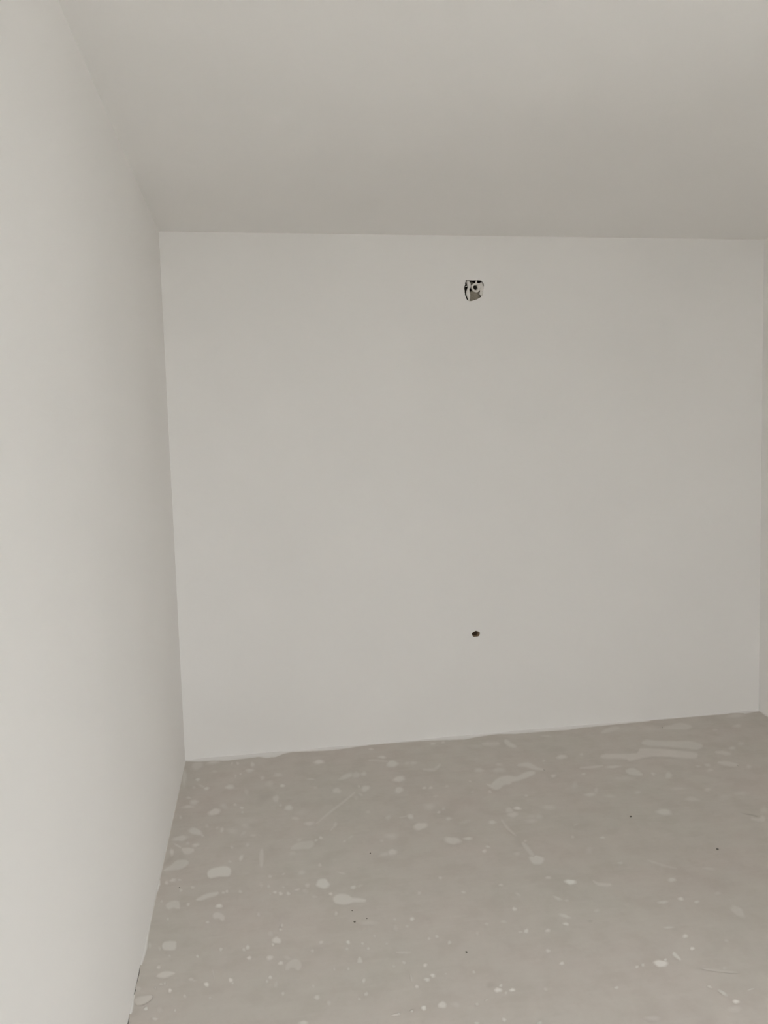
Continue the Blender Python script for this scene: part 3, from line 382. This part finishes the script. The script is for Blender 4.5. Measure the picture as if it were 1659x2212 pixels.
def concrete_colour(n):
    """colour of the bare screed, the same field under every paint mark"""
    pos = n.add('ShaderNodeNewGeometry').outputs['Position']
    big = n.noise(pos, 2.2, 3.0)
    mid = n.noise(pos, 9.0, 3.0, 0.6)
    fine = n.noise(pos, 60.0, 3.0, 0.65)
    brush = n.add('ShaderNodeMapping', {'Vector': pos, 'Rotation': (0, 0, 0.12), 'Scale': (6.0, 40.0, 1.0)}).outputs[0]
    streak = n.noise(brush, 1.0, 3.0, 0.6)
    c = n.mix(n.ramp(big, 0.35, 0.65), FLOOR_A, FLOOR_B)
    c = n.mix(n.ramp(mid, 0.4, 0.75, 0.0, 0.4), c, FLOOR_LIGHT)
    c = n.mix(n.ramp(mid, 0.5, 0.2, 0.0, 0.4), c, FLOOR_DARK)
    c = n.mix(n.ramp(streak, 0.5, 0.85, 0.0, 0.35), c, FLOOR_LIGHT)
    c = n.mix(n.ramp(fine, 0.55, 0.8, 0.0, 0.22), c, FLOOR_LIGHT)
    c = n.mix(n.ramp(fine, 0.45, 0.2, 0.0, 0.25), c, FLOOR_DARK)
    return c, None


FLOOR_A = (0.618, 0.586, 0.537)
FLOOR_B = (0.636, 0.582, 0.540)
FLOOR_LIGHT = (0.706, 0.668, 0.622)
FLOOR_DARK = (0.555, 0.512, 0.462)


def screed():
    mt, n = new_mat('bare_screed')
    c, b = concrete_colour(n)
    n.finish(c, 0.8, 0.2, b)
    return mt


def film(name, rgb_a, rgb_b):
    """a dried film over the screed; the attribute 'cover' says how opaque it lies there"""
    mt, n = new_mat(name)
    c, b = concrete_colour(n)
    cov = n.add('ShaderNodeAttribute', attribute_name='cover').outputs['Fac']
    rnd = n.add('ShaderNodeObjectInfo').outputs['Random']
    n.finish(n.mix(cov, c, n.mix(rnd, rgb_a, rgb_b)), 0.75, 0.2, b)
    return mt


def plain(name, rgb, rough=0.85, spec=0.2, scale=60.0, var=0.15):
    mt, n = new_mat(name)
    pos = n.add('ShaderNodeNewGeometry').outputs['Position']
    f = n.noise(pos, scale, 4.0)
    c = n.mix(n.ramp(f, 0.3, 0.7), tuple(v * (1 - var) for v in rgb), tuple(min(1, v * (1 + var)) for v in rgb))
    bp = n.add('ShaderNodeBump', {'Height': f, 'Strength': 0.25, 'Distance': 0.003}).outputs[0]
    n.finish(c, rough, spec, bp)
    return mt


def pane_glass():
    mt, n = new_mat('window_glass')
    fr = n.add('ShaderNodeFresnel', {'IOR': 1.45}).outputs[0]
    tr = n.add('ShaderNodeBsdfTransparent', {'Color': (0.95, 0.97, 0.96, 1)}).outputs[0]
    gl = n.add('ShaderNodeBsdfGlossy', {'Roughness': 0.02}).outputs[0]
    mx = n.add('ShaderNodeMixShader', {0: fr, 1: tr, 2: gl}).outputs[0]
    n.add('ShaderNodeOutputMaterial', {'Surface': mx})
    return mt


M_WALL = plaster('white_wall_paint', WALL_RGB)
M_CEIL = plaster('white_ceiling_paint', WALL_RGB)
M_FLOOR = screed()
M_PAINT = film('dried_paint_film', (0.92, 0.885, 0.85), (0.90, 0.90, 0.86))
M_SPILL = film('skim_coat_spill', WALL_RGB, WALL_RGB)
M_DARK = film('dark_film', (0.20, 0.18, 0.15), (0.22, 0.20, 0.17))
M_GRIT = plain('dark_grit', (0.20, 0.18, 0.155), scale=900)
M_CAVITY = plain('dark_masonry', (0.055, 0.045, 0.034), scale=120, var=0.4)
M_MORTAR = plain('grey_brown_mortar', (0.31, 0.28, 0.23), scale=160)
M_LUMP = plain('pale_plaster', (0.80, 0.77, 0.73), scale=200, var=0.05)
M_CABLE = plain('pale_cable_sheath', (0.84, 0.81, 0.78), 0.6, 0.3, scale=300, var=0.04)
M_HOLE = plain('brown_masonry', (0.27, 0.195, 0.125), scale=200, var=0.35)
M_FRAME = plain('white_window_frame', (0.85, 0.85, 0.84), 0.4, 0.4, scale=20, var=0.01)
M_GROUND = plain('bounce_ground', (0.7, 0.69, 0.67), scale=0.8, var=0.1)
M_GLASS = pane_glass()


# ------------------------------------------------------------------ helpers
def link_mesh(name, verts, faces, mat, parent=None, smooth=False, cover=None):
    me = bpy.data.meshes.new(name)
    me.from_pydata([tuple(v) for v in verts], [], faces)
    if cover is not None:
        at = me.attributes.new('cover', 'FLOAT', 'POINT')
        at.data.foreach_set('value', cover)
    if smooth:
        me.polygons.foreach_set('use_smooth', [True] * len(me.polygons))
    me.materials.append(mat)
    me.update()
    o = bpy.data.objects.new(name, me)
    COL.objects.link(o)
    if parent is not None:
        o.parent = parent
    return o


def tag(o, label, category=None, kind=None, group=None):
    o['label'] = label
    if category:
        o['category'] = category
    if kind:
        o['kind'] = kind
    if group:
        o['group'] = group
    return o


def box_geo(x0, x1, y0, y1, z0, z1):
    v = [(x0, y0, z0), (x1, y0, z0), (x1, y1, z0), (x0, y1, z0), (x0, y0, z1), (x1, y0, z1), (x1, y1, z1), (x0, y1, z1)]
    f = [(0, 3, 2, 1), (4, 5, 6, 7), (0, 1, 5, 4), (1, 2, 6, 5), (2, 3, 7, 6), (3, 0, 4, 7)]
    return v, f


def box(name, b, mat, parent=None, bevel=0.0):
    v, f = box_geo(*b)
    o = link_mesh(name, v, f, mat, parent)
    if bevel:
        bm = bmesh.new()
        bm.from_mesh(o.data)
        bmesh.ops.bevel(bm, geom=bm.edges[:], offset=bevel, segments=2, affect='EDGES')
        bm.to_mesh(o.data)
        bm.free()
    return o


def recalc(o):
    bm = bmesh.new()
    bm.from_mesh(o.data)
    bmesh.ops.recalc_face_normals(bm, faces=bm.faces[:])
    bm.to_mesh(o.data)
    bm.free()


def smooth_loop(pts, sub=3):
    n, out = len(pts), []
    for i in range(n):
        p0, p1, p2, p3 = (Vector(pts[(i + k) % n]) for k in (-1, 0, 1, 2))
        for s in range(sub):
            t = s / sub
            out.append(tuple(0.5 * ((2 * p1) + (p2 - p0) * t + (2 * p0 - 5 * p1 + 4 * p2 - p3) * t * t + (3 * p1 - p0 - 3 * p2 + p3) * t ** 3)))
    return out


def tube(path, radii, seg=12, cap=True):
    """swept tube through 3-D points with a radius at each"""
    path = [Vector(p) for p in path]
    n = len(path)
    verts, faces = [], []
    ref = Vector((0, 1, 0))
    for i, p in enumerate(path):
        t = (path[min(i + 1, n - 1)] - path[max(i - 1, 0)]).normalized()
        a = t.cross(ref).normalized() if abs(t.dot(ref)) < 0.97 else t.cross(Vector((1, 0, 0))).normalized()
        b = t.cross(a).normalized()
        for k in range(seg):
            w = 2 * math.pi * k / seg
            verts.append(p + (a * math.cos(w) + b * math.sin(w)) * radii[i])
    for i in range(n - 1):
        for k in range(seg):
            q = (k + 1) % seg
            faces.append((i * seg + k, i * seg + q, (i + 1) * seg + q, (i + 1) * seg + k))
    if cap:
        faces.append(tuple(range(seg))[::-1])
        faces.append(tuple(range((n - 1) * seg, n * seg)))
    return verts, faces


def curve_pts(pts, sub=5):
    out = []
    for i in range(len(pts) - 1):
        p0, p1 = Vector(pts[max(i - 1, 0)]), Vector(pts[i])
        p2, p3 = Vector(pts[i + 1]), Vector(pts[min(i + 2, len(pts) - 1)])
        for s in range(sub):
            t = s / sub
            out.append(0.5 * ((2 * p1) + (p2 - p0) * t + (2 * p0 - 5 * p1 + 4 * p2 - p3) * t * t + (3 * p1 - p0 - 3 * p2 + p3) * t ** 3))
    out.append(Vector(pts[-1]))
    return out


def lump(name, centre, size, mat, parent=None, seed=0.0, amp=0.25, freq=1.6, sub=3, rot=0.0):
    bm = bmesh.new()
    bmesh.ops.create_icosphere(bm, subdivisions=sub, radius=1.0)
    for v in bm.verts:
        p = v.co.copy()
        p *= 1 + amp * noise.noise(p * freq + Vector((seed, seed * 1.7, -seed)))
        q = Vector((p.x * size[0], p.y * size[1], p.z * size[2]))
        q.rotate(Matrix.Rotation(rot, 3, 'Y'))
        v.co = q + Vector(centre)
    me = bpy.data.meshes.new(name)
    bm.to_mesh(me)
    bm.free()
    me.polygons.foreach_set('use_smooth', [True] * len(me.polygons))
    me.materials.append(mat)
    o = bpy.data.objects.new(name, me)
    COL.objects.link(o)
    if parent is not None:
        o.parent = parent
    return o


# ------------------------------------------------------------------ floor
NOTCHES = [(2.04, 2.184), (2.2735, 2.3125), (2.322, 2.397)]      # where the screed stands clear of the left wall
NW = 0.0026
outline = [(0.0, REAR - 0.2)]
for y0, y1 in NOTCHES:
    outline += [(0.0, y0), (NW * 0.8, y0 + 0.006), (NW * 1.1, (y0 + y1) / 2), (NW, y1 - 0.006), (0.0, y1)]
outline += [(0.0, D + 0.02), (W + 0.25, D + 0.02), (W + 0.25, REAR - 0.2)]
tri = tessellate_polygon([[Vector((x, y, 0)) for x, y in outline]])
verts = [(x, y, 0.0) for x, y in outline] + [(x, y, -0.012) for x, y in outline]
n = len(outline)
faces = [tuple(t) for t in tri] + [(i, (i + 1) % n, n + (i + 1) % n, n + i) for i in range(n)]
floor = link_mesh('floor', verts, faces, M_FLOOR)
recalc(floor)
tag(floor, 'bare grey concrete screed floor spattered with pale paint', 'floor', 'structure')
box('floor_slab', (-0.25, W + 0.25, REAR - 0.25, D + 0.25, -0.30, -0.0125), M_MORTAR, floor)

# ------------------------------------------------------------------ walls and ceiling
ceiling = box('ceiling', (-0.25, W + 0.25, REAR - 0.25, D + 0.25, H, H + 0.2), M_CEIL)
tag(ceiling, 'plain smooth off-white ceiling', 'ceiling', 'structure')
wall_left = box('wall_left', (-0.25, 0.0, REAR - 0.25, D + 0.25, -0.05, H), M_WALL)
tag(wall_left, 'bright off-white plastered wall on the left', 'wall', 'structure')


def wall_with_window(name, label, origin, along, out, length, opening):
    """a wall 0.25 thick; origin on its inner face, along = its run, out = away from the room"""
    origin, along, out = Vector(origin), Vector(along), Vector(out)
    u0, u1, z0, z1 = opening
    verts, faces = [], []
    for t in (0.0, 0.25):
        for u in (0.0, u0, u1, length):
            for z in (-0.05, z0, z1, H):
                verts.append(origin + along * u + out * t + Vector((0, 0, z)))
    idx = lambda s, i, j: s * 16 + i * 4 + j
    for s in (0, 1):
        for i in range(3):
            for j in range(3):
                if (i, j) != (1, 1):
                    faces.append((idx(s, i, j), idx(s, i + 1, j), idx(s, i + 1, j + 1), idx(s, i, j + 1)))
    ring = [((1, 1), (2, 1)), ((2, 1), (2, 2)), ((2, 2), (1, 2)), ((1, 2), (1, 1)), ((0, 0), (3, 0)), ((3, 0), (3, 3)), ((3, 3), (0, 3)), ((0, 3), (0, 0))]
    for p, q in ring:
        faces.append((idx(0, *p), idx(0, *q), idx(1, *q), idx(1, *p)))
    o = link_mesh(name, verts, faces, M_WALL)
    recalc(o)
    return tag(o, label, 'wall', 'structure')


def window_unit(name, label, origin, along, out, opening, leaves):
    """frame, mullions, panes and sill; local x = along the wall, local y = out of the room"""
    origin, along, out = Vector(origin), Vector(along), Vector(out)
    u0, u1, z0, z1 = opening
    w = bpy.data.objects.new(name, None)
    mw = Matrix((along, out, Vector((0, 0, 1)))).transposed().to_4x4()
    mw.translation = origin + along * (u0 + u1) / 2 + out * 0.14 + Vector((0, 0, z0))
    w.matrix_world = mw
    COL.objects.link(w)
    tag(w, label, 'window', 'structure')
    hw, hh = (u1 - u0) / 2, z1 - z0
    box('window_frame', (-hw, -hw + 0.055, -0.03, 0.03, 0, hh), M_FRAME, w, 0.004)
    box('window_frame', (hw - 0.055, hw, -0.03, 0.03, 0, hh), M_FRAME, w, 0.004)
    box('window_frame', (-hw + 0.055, hw - 0.055, -0.03, 0.03, 0, 0.06), M_FRAME, w, 0.004)
    box('window_frame', (-hw + 0.055, hw - 0.055, -0.03, 0.03, hh - 0.055, hh), M_FRAME, w, 0.004)
    step = (2 * hw - 0.11) / leaves
    for k in range(leaves):
        p, q = -hw + 0.055 + k * step, -hw + 0.055 + (k + 1) * step
        box('pane', (p + (0.03 if k else 0), q - (0.03 if k < leaves - 1 else 0), -0.003, 0.003, 0.06, hh - 0.055), M_GLASS, w)
        if k:
            box('mullion', (p - 0.03, p + 0.03, -0.03, 0.03, 0.06, hh - 0.055), M_FRAME, w, 0.004)
    box('window_sill', (-hw - 0.03, hw + 0.03, -0.17, -0.03, -0.03, 0.0), M_FRAME, w, 0.004)
    return w


wall_rear = wall_with_window('wall_rear', 'off-white wall with a window, behind the viewer', (0, REAR, 0), (1, 0, 0), (0, -1, 0), W, WIN_REAR)
window_unit('window_1', 'white framed window behind the viewer', (0, REAR, 0), (1, 0, 0), (0, -1, 0), WIN_REAR, 2)
run = (W, REAR - 0.25, 0), (0, 1, 0), (1, 0, 0)
wr = (WIN_FILL[0] - REAR + 0.25, WIN_FILL[1] - REAR + 0.25, WIN_FILL[2], WIN_FILL[3])
wall_right = wall_with_window('wall_right', 'shaded off-white wall, a sliver at the right edge', *run, D - REAR + 0.5, wr)
window_unit('fill_window', 'unseen white framed window added in the right wall for extra daylight', *run, wr, 2)  # added out of view so the left wall and ceiling get more daylight

ground = box('ground', (-60, 60, REAR - 60, 60, -3.2, -3.0), M_GROUND)  # unseen pale plane, added to reflect skylight up onto the ceiling
tag(ground, 'pale ground plane added outside the windows to bounce daylight in', 'ground', 'structure')

# back wall with its two openings
HOLE_C = (1.5217, 0.5493)
cut = smooth_loop([(x, z, 0) for x, z in CUTOUT], 3)
random.seed(4)
cut = [(x + random.uniform(-.0008, .0008), z + random.uniform(-.0008, .0008)) for x, z, _ in cut]
hole = []
for k in range(28):
    w = 2 * math.pi * k / 28
    rr = 1 + 0.07 * math.sin(2 * w + 1.0) + 0.05 * math.sin(5 * w) + (0.10 * max(0, math.cos(w + 0.5)) ** 6)
    hole.append((HOLE_C[0] + 0.0205 * rr * math.cos(w), HOLE_C[1] + 0.0172 * rr * math.sin(w)))
rect = [(-0.25, -0.05), (W + 0.25, -0.05), (W + 0.25, H), (-0.25, H)]
loops = [rect, cut, hole]
tri = tessellate_polygon([[Vector((x, z, 0)) for x, z in lp] for lp in loops])
flat = [p for lp in loops for p in lp]
verts = [(x, D, z) for x, z in flat]
faces = [tuple(t) for t in tri]
nb = len(verts)
verts += [(x, D + 0.25, z) for x, z in rect]
faces += [(nb, nb + 1, nb + 2, nb + 3)] + [(i, (i + 1) % 4, nb + (i + 1) % 4, nb + i) for i in range(4)]
start = 4
for lp, depth in ((cut, 0.012), (hole, 0.004)):
    base = len(verts)
    verts += [(x, D + depth, z) for x, z in lp]
    k = len(lp)
    faces += [(start + i, start + (i + 1) % k, base + (i + 1) % k, base + i) for i in range(k)]
    start += k
wall_back = link_mesh('wall_back', verts, faces, M_WALL)
recalc(wall_back)
tag(wall_back, 'large smooth off-white plastered wall facing the viewer', 'wall', 'structure')


# ragged skim coat where the walls run down onto the screed
def spill_strip(name, pts, frame, parent, soft, skip=(), seed=1):
    """pts: (along, distance from wall); frame(along, distance, z) -> point"""
    rnd = random.Random(seed)
    dense = []
    for (a0, d0), (a1, d1) in zip(pts, pts[1:]):
        k = max(2, int(abs(a1 - a0) / 0.012))
        for i in range(k):
            t = i / k
            a, d = a0 + (a1 - a0) * t, d0 + (d1 - d0) * t
            dense.append((a, max(0.0012, d * (1 + 0.12 * noise.noise((a * 60, seed, 0))) + soft * 0.10 * rnd.uniform(-1, 1))))
    dense.append(pts[-1])
    verts, faces, cov, prev = [], [], [], None
    for a, d in dense:
        if any(s0 < a < s1 for s0, s1 in skip):
            prev = None
            continue
        b = len(verts)
        verts += [frame(a, 0.0004, min(0.006, 0.002 + d * 0.15)), frame(a, d * 0.4, min(0.0022, 0.001 + d * 0.06)), frame(a, d, 0.0009), frame(a, d + soft, 0.0003)]
        cov += [1.0, 1.0, 0.8, 0.0]
        if prev is not None:
            faces += [(prev + j, b + j, b + j + 1, prev + j + 1) for j in range(3)]
        prev = b
    o = link_mesh(name, verts, faces, M_SPILL, parent, True, cov)
    recalc(o)
    return o


spill_strip('plaster_spill', SPILL_BACK, lambda a, d, z: (a, D - d, z), wall_back, 0.010, seed=3)
left = sorted(SPILL_LEFT + [(0.4, 0.002)])
spill_strip('plaster_spill', left, lambda a, d, z: (d, a, z), wall_left, 0.0035, NOTCHES, seed=8)
right = [(0.4, 0.004), (2.0, 0.006), (3.0, 0.004), (3.7, 0.006), (3.85, 0.010), (3.95, 0.014), (4.0, 0.003), (4.03, 0.002)]
spill_strip('plaster_spill', right, lambda a, d, z: (W - d, a, z), wall_right, 0.008, seed=5)

# ------------------------------------------------------------------ things in the back wall
# rough cut-out with a conduit end, a cable and lumps of plaster
recess = bpy.data.objects.new('junction_recess', None)
recess.location = (1.5466, D, 2.3267)
COL.objects.link(recess)
tag(recess, 'rough square cut-out high on the back wall with pale cable and conduit inside', 'wall recess')
LX, LZ = 1.5466, 2.3267
loc = [(x - LX, z - LZ) for x, z in cut]
k = len(loc)
verts, faces = [], []
for dep, sc in ((0.0118, 1.0), (0.014, 1.05), (0.060, 1.03)):
    verts += [(x * sc, dep, z * sc) for x, z in loc]
for r in range(2):
    faces += [(r * k + i, r * k + (i + 1) % k, (r + 1) * k + (i + 1) % k, (r + 1) * k + i) for i in range(k)]
faces.append(tuple(range(2 * k, 3 * k)))
cav = link_mesh('cavity', verts, faces, M_CAVITY, recess)
recalc(cav)
cav.data.flip_normals()


def at(px, pz):            # metres on the wall, relative to the recess
    return px - LX, pz - LZ


# grey-brown mortar in the lower half
x, z = at(1.5515, 2.302)
o = lump('mortar_fill', (x - 0.002, 0.022, z - 0.001), (0.034, 0.008, 0.033), M_MORTAR, recess, 2.3, 0.14, 1.8, 4)
x, z = at(1.548, 2.362)
lump('mortar_fill', (x - 0.006, 0.034, z + 0.002), (0.016, 0.012, 0.013), M_MORTAR, recess, 5.1, 0.2, 1.6, 3)

# open conduit end pointing out and a little to the left
cx, cz = at(1.5580, 2.3445)
ax = Vector((-0.10, -1.0, -0.12)).normalized()
sx = ax.cross(Vector((0, 0, 1))).normalized()
sz = sx.cross(ax).normalized()
verts, faces = [], []
prof = [(0.0235, 0.030), (0.0240, 0.006), (0.0225, 0.0005), (0.0195, 0.0000), (0.0155, 0.003), (0.0125, 0.010), (0.0115, 0.042)]
seg = 28
for rad, dep in prof:
    for q in range(seg):
        w = 2 * math.pi * q / seg
        wob = 1 + 0.06 * math.sin(3 * w + 0.7) + 0.04 * math.sin(5 * w)
        verts.append(Vector((cx, 0.004, cz)) - ax * dep + (sx * math.cos(w) + sz * math.sin(w)) * rad * wob)
for r in range(len(prof) - 1):
    for q in range(seg):
        p = (q + 1) % seg
        faces.append((r * seg + q, r * seg + p, (r + 1) * seg + p, (r + 1) * seg + q))
con = link_mesh('conduit', verts, faces, M_LUMP, recess, True)
con['label'] = 'pale round conduit end with a dark mouth'

# pale cable hanging down the left side
path = [(*at(1.5165, 2.3755), 0.0), (*at(1.519, 2.366), 0), (*at(1.5225, 2.350), 0), (*at(1.5185, 2.336), 0), (*at(1.5155, 2.320), 0), (*at(1.5175, 2.304), 0), (*at(1.5205, 2.290), 0), (*at(1.5215, 2.2755), 0)]
deps = [0.018, 0.008, 0.006, 0.010, 0.006, 0.006, 0.010, 0.018]
rads = [0.0060, 0.0095, 0.0085, 0.0066, 0.0100, 0.0098, 0.0066, 0.0050]
pts = [(p[0], d, p[1]) for p, d in zip(path, deps)]
cp = curve_pts(pts, 5)
rr = [v.x for v in curve_pts([(r, 0, 0) for r in rads], 5)]
v, f = tube(cp, rr, 12)
link_mesh('cable', v, f, M_CABLE, recess, True)

# plaster lumps closing the right side, and a chip bridging the top edge
x, z = at(1.5800, 2.354)
lump('plaster_lump', (x + 0.001, 0.009, z), (0.0125, 0.010, 0.0175), M_LUMP, recess, 7.7, 0.22, 2.0, 3, 0.55)
x, z = at(1.5885, 2.335)
lump('plaster_lump', (x + 0.003, 0.0095, z + 0.003), (0.0135, 0.009, 0.0190), M_LUMP, recess, 3.4, 0.2, 2.0, 3, 0.0)
x, z = at(1.5860, 2.317)
lump('plaster_lump', (x + 0.003, 0.0095, z - 0.001), (0.0115, 0.009, 0.0150), M_LUMP, recess, 9.2, 0.2, 2.0, 3, 0.2)
x, z = at(1.5608, 2.3725)
lump('plaster_lump', (x, 0.006, z), (0.0042, 0.006, 0.0130), M_LUMP, recess, 1.2, 0.18, 1.5, 3, 0.42)
x, z = at(1.5075, 2.3493)
lump('plaster_lump', (x, 0.005, z), (0.0075, 0.005, 0.0020), M_LUMP, recess, 6.2, 0.15, 1.5, 2, -0.3)

# small bored hole lower down
bore = bpy.data.objects.new('bored_hole', None)
bore.location = (HOLE_C[0], D, HOLE_C[1])
COL.objects.link(bore)
tag(bore, 'small dark brown oval hole low on the back wall, below the cut-out', 'hole')
hl = [(x - HOLE_C[0], z - HOLE_C[1]) for x, z in hole]
k = len(hl)
verts, faces = [], []
for r, (dep, sc) in enumerate(((0.0039, 1.0), (0.010, 0.86), (0.018, 0.70), (0.075, 0.62))):
    verts += [(x * sc, dep, z * sc) for x, z in hl]
    if r:
        faces += [((r - 1) * k + i, (r - 1) * k + (i + 1) % k, r * k + (i + 1) % k, r * k + i) for i in range(k)]
faces.append(tuple(range(3 * k, 4 * k)))
hs = link_mesh('bore', verts, faces, M_HOLE, bore, False)
recalc(hs)
hs.data.flip_normals()
x0, z0_ = 0.0185, -0.002
lump('crumb', (x0, 0.004, z0_), (0.0035, 0.004, 0.0022), M_MORTAR, bore, 3.0, 0.2, 1.5, 2, 0.6)

# ------------------------------------------------------------------ dried paint on the floor
def film_geo(outer, inner, cover, z, height, core=None):
    """rings: feathered rim, full film; returns verts, faces, cover values"""
    n = len(outer)
    verts = [(x, y, z) for x, y in outer] + [(x, y, z + height) for x, y in inner]
    cov = [0.0] * n + [cover] * n
    faces = [(i, (i + 1) % n, n + (i + 1) % n, n + i) for i in range(n)]
    if core is None:
        for t in tessellate_polygon([[Vector((x, y, 0)) for x, y in inner]]):
            faces.append(tuple(n + i for i in t))
    else:
        verts.append((core[0], core[1], z + height * 1.2))
        cov.append(cover)
        faces += [(n + i, n + (i + 1) % n, 2 * n) for i in range(n)]
    return verts, faces, cov


rnd = random.Random(11)
order = sorted(range(len(PAINT_DROPS)), key=lambda i: -math.hypot(*PAINT_DROPS[i][2:4]) * math.hypot(*PAINT_DROPS[i][4:6]) * PAINT_DROPS[i][6])
keep = set(order[:250])
sv, sf, scov = [], [], []
for i, (x, y, ax_, ay_, bx_, by_, c, soft) in enumerate(PAINT_DROPS):
    n = 18
    ph = [rnd.uniform(0, 6.28) for _ in range(3)]
    outer, inner = [], []
    for q in range(n):
        w = 2 * math.pi * q / n
        wob = 1 + 0.09 * math.sin(2 * w + ph[0]) + 0.07 * math.sin(3 * w + ph[1]) + 0.05 * math.sin(5 * w + ph[2])
        for lst, s in ((outer, 1 + soft), (inner, 1 - soft * 0.9)):
            a, b = math.cos(w) * wob * s, math.sin(w) * wob * s
            px = x + ax_ * a + bx_ * b
            py = y + ay_ * a + by_ * b
            lst.append((max(0.0006, px), min(D - 0.0006, py)))
    v, f, cv = film_geo(outer, inner, min(0.9, c * 1.18), 0.0003 + i * 1.5e-6, 0.0006, (x, y))
    if i in keep:
        o = link_mesh('paint_drop', v, f, M_PAINT, floor, True, cv)
    else:
        b = len(sv)
        sv += v
        sf += [tuple(b + j for j in t) for t in f]
        scov += cv
o = link_mesh('paint_speckles', sv, sf, M_PAINT, floor, True, scov)
o['kind'] = 'stuff'
for i, (nm, c, po_, pi_) in enumerate(PAINT_SMEARS):
    outer = [(max(0.0006, po_[j]), min(D - 0.0006, po_[j + 1])) for j in range(0, len(po_), 2)]
    inner = [(max(0.0006, pi_[j]), min(D - 0.0006, pi_[j + 1])) for j in range(0, len(pi_), 2)]
    v, f, cv = film_geo(outer, inner, c, 0.0009 + i * 2e-6, 0.0005)
    link_mesh(nm, v, f, M_PAINT, floor, True, cv)

# a few dark marks on the screed: x, y, half-axes, angle, strength
for i, (x, y, a, b, an, c) in enumerate(DARK_MARKS):
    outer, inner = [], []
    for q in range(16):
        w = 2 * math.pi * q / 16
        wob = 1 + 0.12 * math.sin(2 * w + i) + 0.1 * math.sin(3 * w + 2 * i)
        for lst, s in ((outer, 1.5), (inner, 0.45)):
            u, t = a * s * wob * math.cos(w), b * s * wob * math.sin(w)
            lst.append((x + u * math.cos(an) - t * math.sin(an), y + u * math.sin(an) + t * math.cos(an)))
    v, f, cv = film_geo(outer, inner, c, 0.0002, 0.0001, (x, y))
    link_mesh('dark_mark', v, f, M_DARK, floor, True, cv)

# loose grains of dark grit
for i, ((x, y, r), lab) in enumerate(zip(GRIT, GRIT_LABELS)):
    o = lump('grit_grain', (0, 0, 0), (r * 0.76, r * 0.62, r * 0.45), M_GRIT, None, i * 1.3, 0.3, 1.8, 2)
    low = min(v.co.z for v in o.data.vertices)
    o.location = (x, y, -low)
    o.rotation_euler.z = i * 1.1
    tag(o, lab, 'grit', group='dark grit on the floor')
